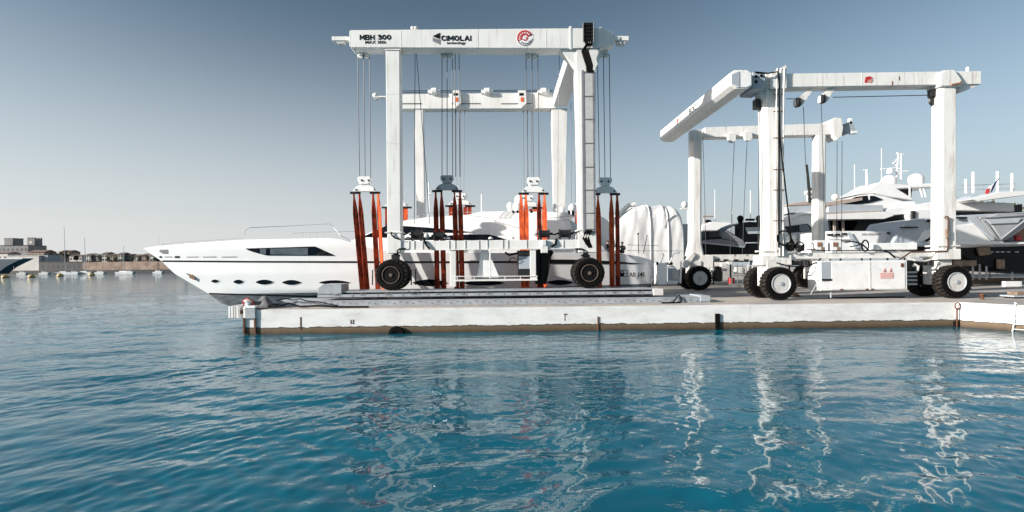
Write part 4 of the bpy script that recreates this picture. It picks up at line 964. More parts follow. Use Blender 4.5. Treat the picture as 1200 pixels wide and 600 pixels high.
for pts in (((860.5, 166), (858, 230), (855.5, 298)), ((875.5, 165), (872.5, 230), (870, 298)), ((823.5, 160), (826, 240), (827, 298)), ((981, 165), (980.5, 298)), ((986.8, 165), (986.2, 298))):
    m.tube([P(u, v, 47.1) for u, v in pts], .026, 5)
m.tube([P(921.5, 115.8, 35.2), P(934, 116, 35.2)], .03, 5); m.tube([P(976, 114, 35.2), P(1094, 111.5, 35.2)], .03, 5)
m.each('hoist_rope', 'cable', rh)
for u, Y, lab in ((946.6, 35.3, 0),):
    m = MB(); m.tube([P(945.2, 193, 35.3), P(948.3, 222, 35.3), P(949, 238, 35.3)], .085, 7); hw = m.build('rope_weight', 'steel_dark', rh, smooth=True)
# red emblem on the front beam
m = MB(); m.prism(prof([(1013, 96.8), (1014, 90.5), (1019, 89.3), (1022.5, 91), (1019.5, 93.3), (1017, 93.5), (1016, 96.8)], 34.75), 34.725, 34.748); m.build('emblem', 'red_paint', rh)
m = MB(); m.prism(prof([(1016.6, 96.8), (1018, 94.2), (1022, 91.8), (1022.6, 95), (1020, 97.2)], 34.75), 34.725, 34.748); m.build('emblem', 'pale_red', rh)
m = MB(); m.pbox(1045.4, 95, 1046.2, 101, 34.73, .03); m.pbox(1053.6, 89.5, 1054.4, 94, 34.73, .03); m.each('rust_mark', 'rust', rh)
# wheels
Rq = 1.14; zq = ZQ + Rq - .015; yw = 33.95
w1 = make_wheel(rh, (X(915.5, 333, yw), yw, zq), Rq, .80, .62, 26, 'rim_paint', .36)
for c in ((X(915.5, 333, yw), 36.3, zq), (X(1121.5, 331, yw), yw, zq), (X(1121.5, 331, yw), 36.3, zq), (X(820.5, 327, 46), 46.0, zq), (X(820.5, 327, 46), 48.4, zq), (X(965, 327, 46), 46.0, zq), (X(965, 327, 46), 48.4, zq)): wheel_copy(w1, c, c[1] in (36.3, 48.4))
# sill beams
m = MB(); m.pbox(921, 294.8, 1104, 303.6, 35.0, .7); m.build('sill_beam', 'machine_white', rh, bevel=.02)
m = MB(); m.pbox(826, 297.3, 960, 306, 47.3, .7); m.build('sill_beam', 'machine_white', rh, bevel=.02)
m = MB(); m.pbox(1098, 291.5, 1126.5, 304.5, 34.6, 1.1); m.pbox(893, 299, 928, 311, 34.86, 1.3); m.pbox(811, 299, 836, 314, 47.0, 1.4); m.pbox(952, 296, 972, 310, 47.0, 1.3); m.each('leg_foot', OW, rh, bevel=.04)
m = MB()
for x_ in (X(915.5, 333, yw), X(1121.5, 331, yw)): m.box(x_ - .5, 34.85, zq - .25, x_ + .5, 36.2, 4.35); 
for x_ in (X(820.5, 327, 46), X(965, 327, 46)): m.box(x_ - .5, 46.9, zq - .25, x_ + .5, 48.3, 4.25)
m.each('wheel_fork', 'machine_white', rh, bevel=.05)
m = MB(); m.prism(prof([(801, 308), (812, 295), (815, 299), (806, 314), (801, 314)], 46.8), 46.8, 47.1); m.build('tow_bar', 'machine_white', rh, bevel=.03)
m = MB()
for i in range(5): m.pbox(814 + i * 5, 314, 817 + i * 5, 319.5, 46.9, .2)
m.each('bolt_lug', 'machine_white', rh, bevel=.02)
m = MB()
for i, u in enumerate((926, 934, 942, 950, 1070, 1078, 1088)): m.pbox(u, 305 + (i % 2), u + 5, 311, 35.1, .4)
m.each('hydraulic_valve', 'steel_dark', rh, bevel=.02)
m = MB()
for i, u in enumerate((829, 838, 848, 860, 872, 884)): m.pbox(u, 303.8, u + 5, 305.2, 47.25, .1)
m.each('beam_slot', 'letter_black', rh)
# engine box
yb = 34.15
m = MB(); m.pbox(962, 305, 1063, 340.6, yb, 1.5); eb = m.build('engine_box', 'panel_white', rh, bevel=.03)
m = MB(); m.pbox(974.5, 307, 1018.8, 339.2, yb - .03, .03); m.pbox(1020.5, 306.5, 1060.5, 338.8, yb - .03, .03); m.each('box_door', 'panel_white', eb, bevel=.008)
m = MB(); m.pbox(962.6, 307, 973.5, 327, yb - .025, .024); m.build('side_panel', 'blue_grey_wall', eb)  # shade of the box's left side, painted as a blue-grey strip
m = MB(); m.pbox(963.5, 326.7, 975, 329.2, yb - .05, .06); m.build('box_handle', 'steel_dark', eb)
for u in (1018.8,): m = MB(); m.pbox(u, 306.3, u + 1.6, 339.6, yb - .045, .044); m.build('box_hinge', 'machine_white', eb)
m = MB(); m.pbox(985, 338.6, 988, 340.2, yb - .06, .05); m.pbox(1015, 338.2, 1017.6, 340, yb - .06, .05); m.pbox(1021.5, 338.2, 1024, 340, yb - .06, .05); m.pbox(1056, 308.5, 1059, 313, yb - .06, .03); m.each('box_latch', 'rust', eb)
m = MB(); m.pbox(1031.8, 319.8, 1047.2, 326.4, yb - .045, .012)
sg = m.build('warning_sign', 'pale_red', eb)
for i in range(3):
    m = MB(); m.pbox(1033, 321 + i * 1.9, 1046, 321.6 + i * 1.9, yb - .052, .006); m.build('sign_line', 'panel_white', sg)
for u in (1034.5, 1041.5):
    m = MB(); m.prism(prof([(u, 319), (u + 4.5, 319), (u + 2.6, 313.4)], yb - .033), yb - .045, yb - .034); m.build('warning_mark', 'pale_red', sg)
    m = MB(); m.prism(prof([(u + 1.5, 318.3), (u + 3.3, 318.3), (u + 2.5, 315.6)], yb - .033), yb - .056, yb - .046); m.build('warning_mark', 'letter_grey', sg)
for i in range(4):
    m = MB(); m.pbox(1063.5, 318 + i * 4.6, 1075, 320.3 + i * 4.6, 34.6, .5); m.build('access_step', 'galvanised', rh)
m = MB(); m.pbox(1063.8, 305, 1067, 318, 34.7, .3); m.pbox(1069, 306, 1074, 316, 34.8, .3); m.each('pump', 'steel_dark', rh, bevel=.04)
m = MB(); m.tube([P(1070, 312, 34.6), P(1072, 310, 34.5), P(1076, 312, 34.5), P(1075, 317, 34.6)], .09, 6); m.tube([P(1064, 303, 34.5), P(1072, 305, 34.4), P(1084, 306, 34.5), P(1092, 304, 34.6)], .07, 6); m.each('hydraulic_hose', 'machine_white', rh)
# hydraulics on the sill: hoses, pump block, two lamp boxes
m = MB()
def loop(u, v, ru, rv, Y, r, n=18): m.tube([P(u + ru * math.cos(2 * math.pi * k / n), v + rv * math.sin(2 * math.pi * k / n), Y + .03 * math.sin(k)) for k in range(n + 1)], r, 6)
loop(919, 279, 8, 8.5, 34.6, .06); loop(926, 289, 5, 5, 34.7, .05); loop(937, 289, 5, 5.5, 34.7, .045); loop(1014, 288, 4, 6.5, 34.8, .05)
m.tube([P(926, 279, 34.6), P(930, 284, 34.6), P(928, 292, 34.6)], .07, 6); m.tube([P(945, 292, 34.9), P(970, 294, 34.85), P(1005, 293.6, 34.85), P(1050, 293.4, 34.9)], .04, 6)
m.tube([P(990, 284, 34.8), P(1000, 283, 34.7), P(1010, 286, 34.7), P(1018, 293, 34.8)], .05, 6); m.tube([P(996, 289, 34.8), P(1004, 288, 34.7), P(1012, 284, 34.7)], .04, 6)
m.tube([P(1036, 294, 34.6), P(1042, 296, 34.5), P(1049, 302, 34.5)], .06, 6); m.tube([P(910, 308, 34.7), P(925, 312, 34.5), P(945, 312.5, 34.5), P(958, 307, 34.6), P(962, 303, 34.7)], .05, 6)
m.each('hydraulic_hose', 'black_rubber', rh)
m = MB()
for u, v, w, h in ((921, 284, 4, 9), (926, 286, 5, 8), (932, 285, 4, 6), (938, 287, 5, 7), (1018, 296, 14, 6)): m.pbox(u, v, u + w, v + h, 35.05, .35)
m.each('pump', 'steel_dark', rh, bevel=.04)
m = MB()
for u in (956.5, 975): m.pbox(u, 281.5, u + 11, 293.8, 35.05, .5)
for o, u in zip(m.each('lamp_box', 'panel_white', rh, bevel=.03), (956.5, 975)):
    m = MB(); m.pbox(u + 1.5, 284, u + 7, 289, 35.02, .03); m.build('lamp_window', 'brown_box', o)
    m = MB(); m.pbox(u + 6, 289.5, u + 9.5, 293, 35.02, .03); m.build('lamp_label', 'wood', o)
m = MB(); m.pbox(1022, 284.5, 1075, 293, 35.2, .5); m.build('oil_tank', 'panel_white', rh, bevel=.03)
m = MB(); m.tube([P(950, 345, 34.3), P(960, 327, 34.3)], .035, 6); m.build('prop_rod', 'galvanised', rh)
m = MB(); m.pbox(973.5, 340.8, 974.7, 349, 34.3, .08); m.build('prop_rod', 'galvanised', rh)
# white railed access ladder beside the left wheels
al = MB(); 
for u in (858, 864.5, 870.5, 877, 882): al.tube([P(u, 336, 38), P(u - .5, 311, 38), P(u + 1.2, 306, 38.1)], .035, 6)
for v in (312, 323, 333.5): al.tube([P(857, v, 38), P(884, v - .6, 38)], .03, 6)
al.pbox(858, 332.5, 884, 336.8, 37.95, .7); al.build('access_ladder', 'machine_white', rh)
m = MB()
for i, (u, v, w, h) in enumerate(((845, 308, 7, 5), (853, 306.5, 6, 4), (862, 313, 9, 8), (874, 314, 8, 9))): m.pbox(u, v, u + w, v + h, 45.5, .5)
m.each('hydraulic_valve', 'machine_white', rh, bevel=.05)
m = MB(); m.pbox(839, 312, 846, 330, 46.4, .9); m.build('fuel_tank', 'steel_dark', rh, bevel=.05)

# ------------------------------------------------------------------ boats laid up on the yard behind
def stands(parent, us, v0, v1, Y, mat='steel_dark'):
    m = MB()
    for u in us: m.tube([P(u, v0, Y), P(u, v1, Y)], .09, 6)
    m.each('boat_stand', mat, parent)
def ground_thing(name, label, cat, u, Y, group=None): return thing(name, label, cat, (X(u, 330, Y), Y, ZQ), group)

# boat shrink-wrapped in white film over hoops
wb = ground_thing('wrapped_boat', 'boat wrapped whole in white film over hoops, behind the yacht stern', 'boat', 765, 54)
YW = 53.0
def wrap_pt(a, b):
    """a along the boat, b over the hoop from the near foot to the far foot"""
    u = 716 + (801 - 716) * a
    top = lerp_tab([(716, 262), (728, 250), (742, 240.5), (760, 239), (764, 241.2), (772, 240), (780, 239), (784, 243), (790, 240), (795, 241), (799, 246), (801, 250)], u)
    ang = math.pi * b
    ht = Z(u, top, YW + 1.5); hb = Z(u, 316, YW)
    y = YW + 2.6 - 2.6 * math.cos(ang) * (abs(math.cos(ang)) ** -.45 if abs(math.cos(ang)) > .02 else 1)
    z = hb + (ht - hb) * math.sin(ang) ** .42
    # film pulled in between hoops, with slack folds
    pinch = 1 - .011 * abs(math.sin((u - 720.5) / 21.0 * math.pi)) ** 1.5 * math.sin(ang)
    fold = .035 * math.sin(u * .33 + z * .9) * math.sin(ang * 2) + .02 * math.sin(u * .55 - z * 1.3)
    return Vector((X(u, 290, YW), y - (.5 * (1 - pinch) + fold * .8), hb + (z - hb) * pinch))
m = MB(); m.grid(wrap_pt, 90, 48)
for a in (0, 1):
    ring = [wrap_pt(a, k / 48) for k in range(49)]
    if a == 0: ring = ring[::-1]
    m.add(ring, [tuple(range(49))])
m.build('film_cover', 'shrink_wrap', wb, smooth=True)
m = MB()
for u in (762.5, 783.5):                    # seams where two sheets were welded over a hoop
    pts = [wrap_pt((u - 716) / 85, k / 40) + Vector((0, -.05, .04)) for k in range(0, 21)]; m.tube(pts, .07, 6)
m.each('film_seam', 'shrink_wrap', wb, smooth=True)
m = MB(); m.prism(prof([(776, 266), (778, 250), (781, 247), (778.5, 253)], YW - .1), YW - .12, YW - .02); m.build('film_fold', 'boat_grey', wb)
m = MB(); m.prism(prof([(722, 316), (801, 316), (801, 325), (735, 326)], YW + .6), YW + .7, YW + 4.4); m.build('hull', 'boat_white', wb)
stands(wb, (740, 765, 795), 325, 336, YW + 1.5)
m = MB(); m.prism(prof([(802, 262), (811, 262), (811, 312), (802, 312)], YW + 4), YW + 4.5, YW + 8); m.build('cover_shade', 'boat_grey', wb)  # shaded end of the white cover, its shade given as grey colour
# radar mast of a boat behind the hoist leg
rm = ground_thing('sailing_boat', 'white boat behind the rear leg with small round radar on a bracket', 'boat', 808, 60)
m = MB(); m.prism(prof([(800, 292), (835, 292), (832, 318), (802, 318)], 60), 60, 63); m.build('hull', 'boat_white', rm, bevel=.1)
m = MB(); m.tube([P(806, 292, 61), P(806, 245, 61)], .09, 6); m.tube([P(797, 245, 61), P(812, 245.5, 61)], .1, 6); m.each('mast', 'boat_white', rm)
m = MB(); m.ball(P(802, 240, 61), .36, (1, 1, 1.15)); m.build('radar_dome', 'boat_white', rm, smooth=True)
stands(rm, (808, 826), 318, 334, 61.5)

# black motor yacht
bk = ground_thing('motor_yacht', 'black sporty motor yacht with two black domes on its roof', 'yacht', 862, 57)
YK = 56.0
m = MB(); m.prism(prof([(822, 281), (826, 279), (850, 277), (873, 283), (906, 287), (906, 307), (832, 307), (825, 300)], YK), YK, YK + 5.0, .06); m.build('hull', 'boat_black', bk, bevel=.08)
m = MB(); m.prism(prof([(823, 281.2), (845, 280), (874, 285.8), (873, 289.5), (850, 288), (824, 285.5)], YK), YK - .06, YK + 1); m.build('hull_panel', 'letter_grey', bk, bevel=.03)
m = MB(); m.prism(prof([(822, 283.5), (872, 289), (872, 290.2), (822, 285)], YK), YK - .1, YK + .5); m.prism(prof([(874, 284), (906, 283.5), (906, 285), (874, 285.2)], YK), YK - .1, YK + .5); m.each('rub_rail', 'boat_grey', bk)
m = MB(); m.prism(prof([(846, 279), (856, 268), (862, 264), (871, 260.5), (880, 259.6), (899, 260.5), (906, 262), (906, 284), (873, 284)], YK + .4), YK + .4, YK + 4.4, .1); m.build('wheelhouse', 'boat_black', bk, bevel=.12)
m = MB(); m.prism(prof([(845.5, 279.2), (851, 270), (872, 281.8), (873, 286)], YK), YK + .02, YK + 1.2); m.build('foredeck', 'letter_grey', bk, bevel=.05)
m = MB(); m.prism(prof([(852.5, 269.8), (861, 265.2), (861, 275)], YK + .3), YK + .3, YK + .8); m.build('windscreen', 'blue_grey_wall', bk)
m = MB(); m.prism(prof([(874, 266.5), (893, 266), (896.5, 274), (876.5, 274.2)], YK + .45), YK + .42, YK + .9, .1); f = m.build('side_window', 'dim_glass', bk)
m = MB(); m.prism(prof([(876, 271.3), (895, 270.6), (896.2, 273.8), (876.7, 274)], YK + .45), YK + .38, YK + .42, .0); m.build('window_pane', 'boat_grey', f)
m = MB(); m.prism(prof([(825.5, 271), (843, 270.5), (842, 279), (826, 280)], YK + .3), YK + .3, YK + 3); m.build('cockpit', 'glass', bk)
for u in (867.5, 889.5):
    m = MB(); c = P(u, 256, YK + 2.2); m.ball(c, .36, (1, 1, 1)); m.lathe([(.22, -.55), (.3, -.2)], c, 'z', 12); m.build('radar_dome', 'boat_black', bk, smooth=True)
m = MB(); m.tube([P(879.5, 259, YK + 2), P(879.5, 223, YK + 2)], .05, 5); m.tube([P(858, 268, YK + 2), P(858, 248, YK + 2)], .03, 5); m.each('antenna', 'boat_white', bk)
m = MB(); c = P(879, 257.5, YK + 2); m.box(c.x - .5, YK + 1.8, c.z - .12, c.x + .5, YK + 2.2, c.z + .12); m.build('light_bar', 'boat_black', bk, bevel=.05)
stands(bk, (836, 856, 880, 900), 307, 334, YK + 2)
# white cabin boat seen over the black yacht's foredeck
wc = ground_thing('cabin_boat', 'small white cabin boat with flat roof and brown rail, behind black yacht', 'boat', 838, 66)
m = MB(); m.prism(prof([(822, 264.5), (833, 260), (858, 261), (858, 268), (850, 270.5), (822, 270.5)], 65), 65, 68, .1); m.build('cabin_roof', 'boat_white', wc, bevel=.1)
m = MB(); m.prism(prof([(823, 270.5), (852, 270.5), (852, 318), (826, 318)], 65.4), 65.4, 68); m.build('hull', 'boat_white', wc)
m = MB(); m.prism(prof([(828, 257.5), (832.5, 257.5), (835, 261), (829, 261)], 65.5), 65.5, 66); m.build('deck_seat', 'boat_black', wc)
m = MB(); m.tube([P(823, 253.6, 65.5), P(836, 253.3, 65.5)], .12, 6); m.tube([P(825, 253, 65.5), P(825, 262, 65.5)], .06, 5); m.each('rail', 'boat_beige', wc)
m = MB(); m.tube([P(837.5, 262, 66), P(837.8, 222, 66)], .035, 5); m.tube([P(836, 259, 66), P(858, 260, 66)], .03, 5); m.each('antenna', 'boat_white', wc)
stands(wc, (830, 846), 318, 332, 66.5)

# white cabin cruiser with a beige flybridge edge
cr = ground_thing('motor_yacht', 'white cabin cruiser with one dark slanted windscreen, behind the left front leg', 'yacht', 945, 58)
YCc = 57.0
m = MB(); m.prism(prof([(916, 279), (958, 277), (972, 280), (975, 306), (925, 306), (916, 296)], YCc), YCc, YCc + 4.5, .04); m.build('hull', 'boat_white', cr, bevel=.1)
m = MB(); m.prism(prof([(920, 277.5), (930, 274.2), (952, 274.5), (958, 279.5), (920, 281.5)], YCc), YCc - .05, YCc + .8); m.build('hull_panel', 'boat_grey', cr, bevel=.04)
m = MB(); m.prism(prof([(912, 274), (914, 264), (921, 256), (940, 251), (968, 249), (972, 277), (914, 279)], YCc + .5), YCc + .5, YCc + 4, .1); m.build('cabin', 'boat_white', cr, bevel=.15)
m = MB(); m.prism(prof([(919.5, 265.5), (946.5, 262), (956, 270.8), (924, 272.8)], YCc + .45), YCc + .42, YCc + .9, .1); f = m.build('windscreen', 'glass', cr)
m = MB(); m.prism(prof([(936, 263.8), (945, 262.9), (951, 270.3), (937, 271.3)], YCc + .45), YCc + .39, YCc + .42); m.build('window_pane', 'dim_glass', f)
m = MB(); m.prism(prof([(958, 252), (970, 251), (972, 277), (962, 277)], YCc + .4), YCc + .35, YCc + 1, .08); m.build('side_panel', 'boat_grey', cr)
m = MB(); m.prism(prof([(918, 256), (938, 248.5), (970, 246.5), (970, 249.5), (940, 251.5), (920, 259)], YCc + .6), YCc + .45, YCc + 4, 0); m.build('roof_visor', 'boat_white', cr, bevel=.04)
m = MB(); m.prism(prof([(923, 239.5), (940, 236.5), (962, 234.5), (963, 239), (940, 241), (924, 241.5)], YCc + 1), YCc + 1, YCc + 3.6); m.build('flybridge', 'boat_beige', cr, bevel=.08)
m = MB(); m.prism(prof([(924, 241.6), (963, 239.2), (964, 247), (924, 250)], YCc + 1.1), YCc + 1.1, YCc + 3.5); m.build('fly_screen', 'boat_grey', cr, bevel=.05)
m = MB(); m.tube([P(946, 236, YCc + 2), P(946, 227, YCc + 2)], .07, 6); m.tube([P(943.5, 226, YCc + 2), P(955, 225, YCc + 2)], .22, 8); m.tube([P(945.5, 231, YCc + 2), P(956, 230.5, YCc + 2)], .16, 8); m.each('radar_arm', 'boat_white', cr)
m = MB(); m.pbox(951.5, 220, 956, 234, YCc + 2, .4); m.build('searchlight', 'boat_black', cr, bevel=.06)
stands(cr, (925, 945, 968), 306, 333, YCc + 2)

# big white motor yacht with mast and domes
bg = ground_thing('motor_yacht', 'largest white motor yacht on the yard with radar mast, domes and long flying deck', 'yacht', 1080, 68)
YG = 66.0
m = MB(); m.prism(prof([(965, 254), (1010, 247), (1050, 243), (1105, 235), (1190, 238), (1190, 248), (1105, 247), (1080, 249.5), (1035, 254), (1000, 256)], YG), YG, YG + 7, .05); m.build('upper_deck', 'boat_white', bg, bevel=.12)
m = MB(); m.prism(prof([(970, 242), (985, 239.5), (1034, 240.5), (1034, 247.5), (970, 249.5)], YG), YG - .15, YG + .3); m.build('deck_screen', 'boat_grey', bg, bevel=.04)
m = MB(); m.prism(prof([(966, 249.6), (1034, 247.4), (1034, 248.6), (966, 251)], YG), YG - .2, YG - .0); m.prism(prof([(958, 239), (985, 234.5), (1010, 231.5), (1010, 234.5), (985, 239.5), (960, 242)], YG + .6), YG + .5, YG + 5); m.each('deck_trim', 'boat_beige', bg)
m = MB(); m.prism(prof([(972, 243), (990, 234), (1008, 228.6), (1025, 227), (1040, 230), (1060, 235.5), (1074, 236), (1074, 243), (1045, 244), (1000, 247)], YG + .8), YG + .7, YG + 6, .15); m.build('wheelhouse', 'boat_white', bg, bevel=.15)
m = MB(); m.prism(prof([(986, 239.8), (994, 234.5), (1004, 230.3), (1016, 229), (1026, 229.5), (1035, 233.5), (1020, 237.5), (1000, 240), (988, 241.5)], YG + .75), YG + .68, YG + 1.2, .15); f = m.build('side_window', 'glass', bg)
m = MB(); m.pbox(1018, 229.3, 1019.4, 237.5, YG + .8, .1); m.build('window_bar', 'boat_white', f)
m = MB(); m.prism(prof([(1000, 228.6), (1018, 221.5), (1032, 213), (1050, 215.5), (1064, 216.5), (1095, 214.5), (1101, 215.5), (1101, 219), (1066, 220.5), (1052, 221.5), (1062, 228), (1071, 234.8), (1045, 231.5), (1025, 227.4)], YG + 1.2), YG + 1, YG + 5.8, .1); m.build('flybridge', 'boat_white', bg, bevel=.1)
m = MB(); m.prism(prof([(1056, 222), (1073, 221), (1072, 230.5), (1064, 228.5)], YG + 2), YG + 2.6, YG + 5); m.build('fly_cockpit', 'glass', bg)
m = MB(); m.tube([P(1066, 218, YG + 1.2), P(1066, 234, YG + 1.2)], .1, 6); m.tube([P(1077, 218, YG + 1.4), P(1081, 231, YG + 1.4)], .09, 6); m.tube([P(1081, 218, YG + 1.4), P(1085, 231, YG + 1.4)], .09, 6); m.each('roof_strut', 'boat_white', bg)
for u, v, r in ((1041.5, 212, .98), (1073.2, 210, .98), (1043, 200.5, .42)):
    m = MB(); c = P(u, v, YG + 3); m.ball(c, r, (1, 1, .8 if r > .5 else 1)); m.lathe([(r * .92, -r * .8), (r, -.02)], c, 'z', 16); m.build('radar_dome', 'boat_white', bg, smooth=True)
m = MB()
for du in (-3, 2.6): m.tube([P(1053 + du, 212, YG + 3), P(1054.5 + du * .6, 180, YG + 3)], .1, 6)
for v in (186, 192, 198, 204): m.tube([P(1049, v + 2, YG + 3), P(1057, v - 2, YG + 3)], .08, 5)
m.tube([P(1032, 198.3, YG + 3), P(1050, 196.8, YG + 3)], .09, 6); m.tube([P(1053, 201, YG + 3), P(1064, 200.2, YG + 3)], .09, 6); m.tube([P(1046.5, 191, YG + 3), P(1053, 189, YG + 3)], .12, 6); m.tube([P(1051, 179.5, YG + 3), P(1058.5, 181, YG + 3)], .12, 6)
m.each('radar_mast', 'boat_white', bg)
m = MB(); m.tube([P(1033, 214, YG + 3), P(1033, 174, YG + 3)], .035, 5); m.tube([P(1001.6, 228, YG + 3), P(1001.4, 193, YG + 3)], .05, 5); m.tube([P(1016, 222, YG + 3), P(1015.5, 199, YG + 3)], .12, 6); m.tube([P(1012, 199, YG + 3), P(1016, 199, YG + 3)], .06, 5); m.each('antenna', 'boat_white', bg)
m = MB(); c = P(979, 231, YG + 2); m.ball(c, .5, (1, 1, .9)); m.build('radar_dome', 'boat_white', bg, smooth=True)
# its main deck below, shade put into near-black colour, aft overhang, rails and poles
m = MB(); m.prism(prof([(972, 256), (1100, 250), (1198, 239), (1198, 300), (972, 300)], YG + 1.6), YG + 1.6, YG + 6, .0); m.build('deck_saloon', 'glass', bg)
m = MB(); m.prism(prof([(967, 251.4), (1036, 248.4), (1046, 253), (1034, 257), (968, 257.5)], YG - .3), YG - .6, YG + 2); m.build('side_wing', 'boat_white', bg, bevel=.05)
m = MB()
for u in (977, 987, 1005, 1023): m.pbox(u, 256, u + (2.4 if u != 1005 else 1.6), 272, YG + 1.2, .15)
m.each('deck_pillar', 'boat_beige', bg)
m = MB(); m.prism(prof([(1014, 258), (1018, 258), (1030, 272), (1016, 272)], YG + .8), YG + .8, YG + 1.1); m.build('stair_side', 'boat_beige', bg)
m = MB(); m.prism(prof([(968, 271.5), (1008, 270.6), (1008, 273.5), (968, 274.5)], YG + .6), YG + .6, YG + .9); m.build('bulwark', 'boat_white', bg)
m = MB(); m.prism(prof([(1004, 258), (1036, 256), (1062, 249.8), (1080, 249), (1076, 268), (1058, 276), (1004, 276)], YG + .2), YG + .1, YG + 1.4); m.build('side_opening', 'boat_black', bg)
m = MB(); m.prism(prof([(1020, 262), (1072, 252.5), (1072, 254), (1022, 264)], YG + .5), YG + .5, YG + .8); m.build('deck_edge', 'boat_grey', bg)
m = MB(); m.prism(prof([(1120, 236), (1150, 227.6), (1196.5, 226.6), (1199, 228), (1186, 231), (1160, 234), (1126, 238.5)], YG), YG - 2.4, YG + 8, .0); m.build('aft_overhang', 'boat_white', bg, bevel=.05)
m = MB(); m.prism(prof([(1068, 247.5), (1076, 245), (1090, 245), (1100, 253), (1101, 259), (1064, 260), (1062, 252)], YG - .3), YG - .5, YG + 1.2); m.build('life_raft', 'boat_white', bg, bevel=.1)
m = MB(); m.pbox(1068.5, 247, 1073.5, 257.5, YG - .7, .3); m.build('raft_bracket', 'steel_dark', bg, bevel=.06)
m = MB()
for u, v0 in ((1131.8, 210), (1140.5, 201.5), (1169, 201), (1186, 203.5)): m.tube([P(u, v0, YG), P(u, 226.5, YG)], .16, 8)
m.each('umbrella_pole', 'boat_white', bg)
m = MB(); m.tube([P(1123, 217.5, YG - 1), P(1190, 215.5, YG - 1)], .04, 5); m.tube([P(1123, 222.5, YG - 1), P(1190, 221, YG - 1)], .03, 5)
for u in (1130, 1150, 1174, 1190): m.tube([P(u, 216, YG - 1), P(u, 227, YG - 1)], .035, 5)
m.each('guard_rail', 'chrome', bg)
fl = thing('flag', 'drooping blue white and red flag on a short staff over the aft deck', 'flag', P(1158, 227, YG - 1.3))
m = MB(); m.tube([P(1158.5, 227.5, YG - 1.3), P(1171, 208.5, YG - 1.3)], .04, 6); m.build('staff', 'wood', fl)
for nm, mat, uv in (('blue_stripe', 'blue_cloth', [(1170.5, 208.8), (1161.5, 219), (1159, 226.8), (1162.2, 224.5)]), ('white_stripe', 'white_cloth', [(1164, 215.4), (1158, 219), (1155.6, 224.4), (1159.2, 226.6), (1161.5, 219.6)]), ('red_stripe', 'red_paint', [(1158, 220.5), (1154.8, 222.2), (1153, 226.6), (1156.2, 227.4), (1158.2, 225.2)])):
    m = MB(); m.prism(prof(uv, YG - 1.35), YG - 1.40 - .06 * (nm != 'blue_stripe') - .06 * (nm == 'red_stripe'), YG - 1.33 - .06 * (nm != 'blue_stripe') - .06 * (nm == 'red_stripe')); m.build(nm, mat, fl)
stands(bg, (985, 1020, 1060, 1110, 1160), 296, 330, YG + 3)

# white stern with a name on it, behind the engine box
ts = ground_thing('motor_yacht', 'white yacht stern with raised grey name lettering, behind the engine box', 'yacht', 1010, 52)
YT = 51.0
m = MB(); m.prism(prof([(975, 270.5), (1044, 270.5), (1052, 286), (1054, 300), (975, 300)], YT), YT, YT + 6, .12); m.build('hull', 'boat_white', ts, bevel=.08)
m = MB(); m.prism(prof([(994, 273), (998, 272), (1008, 290), (1002, 291)], YT - .1), YT - .12, YT + .3, .12); m.build('stern_step', 'boat_grey', ts)
m = MB()
for u in (1009.6, 1011.6, 1013.6, 1017.5, 1019.5, 1021.5, 1024.6, 1026.6, 1029.5, 1031): m.pbox(u, 273.2, u + 1.3, 275, YT + .12 * 1.9 - .06, .08)
m.each('name_letter', 'letter_light', ts)
m = MB()
for u, v in ((972, 274), (980, 274), (988, 273), (1041, 272), (1042.5, 277), (1044, 281)): m.pbox(u, v, u + (4.5 if u < 1000 else 2), v + 2, YT + .05, .5)
m.each('vent', 'letter_black', ts)
m = MB(); m.pbox(968, 280, 1000, 281.2, YT - .1, .3); m.pbox(1030, 291, 1060, 299, YT - .3, 2); m.each('bathing_platform', 'boat_white', ts, bevel=.05)
stands(ts, (985, 1010, 1040), 300, 338, YT + 3)

# pale grey yacht in front of the big one, on the right
gy = ground_thing('motor_yacht', 'pale grey yacht hull with dark underside on stands, behind the right front leg', 'yacht', 1130, 52)
YY = 50.0
m = MB(); m.prism(prof([(1046, 284), (1058, 268), (1064, 258.5), (1100, 253.5), (1200, 248.5), (1235, 247), (1235, 287), (1056, 293)], YY), YY, YY + 5.5, .03); m.build('hull', 'boat_grey', gy, bevel=.08)
m = MB(); m.prism(prof([(1064, 297), (1070, 290), (1083, 270), (1110, 265), (1140, 262), (1163, 285), (1163, 288), (1064, 293.5)], YY), YY - .12, YY + .5, 0); m.build('hull_panel', 'boat_white', gy, bevel=.06)
m = MB(); m.pbox(1056, 265.5, 1076, 267.3, YY - .25, .2); m.pbox(1088, 257, 1098, 260, YY - .25, .2); m.pbox(1122, 254, 1133, 256.3, YY - .25, .2); m.each('hull_window', 'glass', gy)
m = MB(); m.prism(prof([(1070, 283), (1084, 282.6), (1088, 289), (1068, 289)], YY - .2), YY - .35, YY + .2); m.build('side_step', 'boat_grey', gy, bevel=.05)
m = MB(); m.pbox(1066, 289, 1098, 294, YY - .3, .5); m.build('boot_stripe', 'letter_black', gy)
m = MB(); m.prism(prof([(1128, 252.2), (1142, 251.6), (1170, 280), (1163, 281.5)], YY - .15), YY - .22, YY + .2); m.build('stair_rail', 'boat_grey', gy, bevel=.04)
m = MB(); m.pbox(1122, 283.4, 1236, 287, YY - .8, 4); m.build('bathing_platform', 'boat_white', gy, bevel=.05)
m = MB(); m.prism(prof([(1123, 287.5), (1236, 286), (1236, 322), (1175, 318), (1140, 306), (1125, 298)], YY), YY + .1, YY + 5); m.build('bottom', 'boat_black', gy, bevel=.05)
m = MB(); m.prism(prof([(1146, 290), (1160, 289), (1162, 298), (1149, 300)], YY - .2), YY - .25, YY + .05); m.build('rudder', 'wood', gy, bevel=.05)
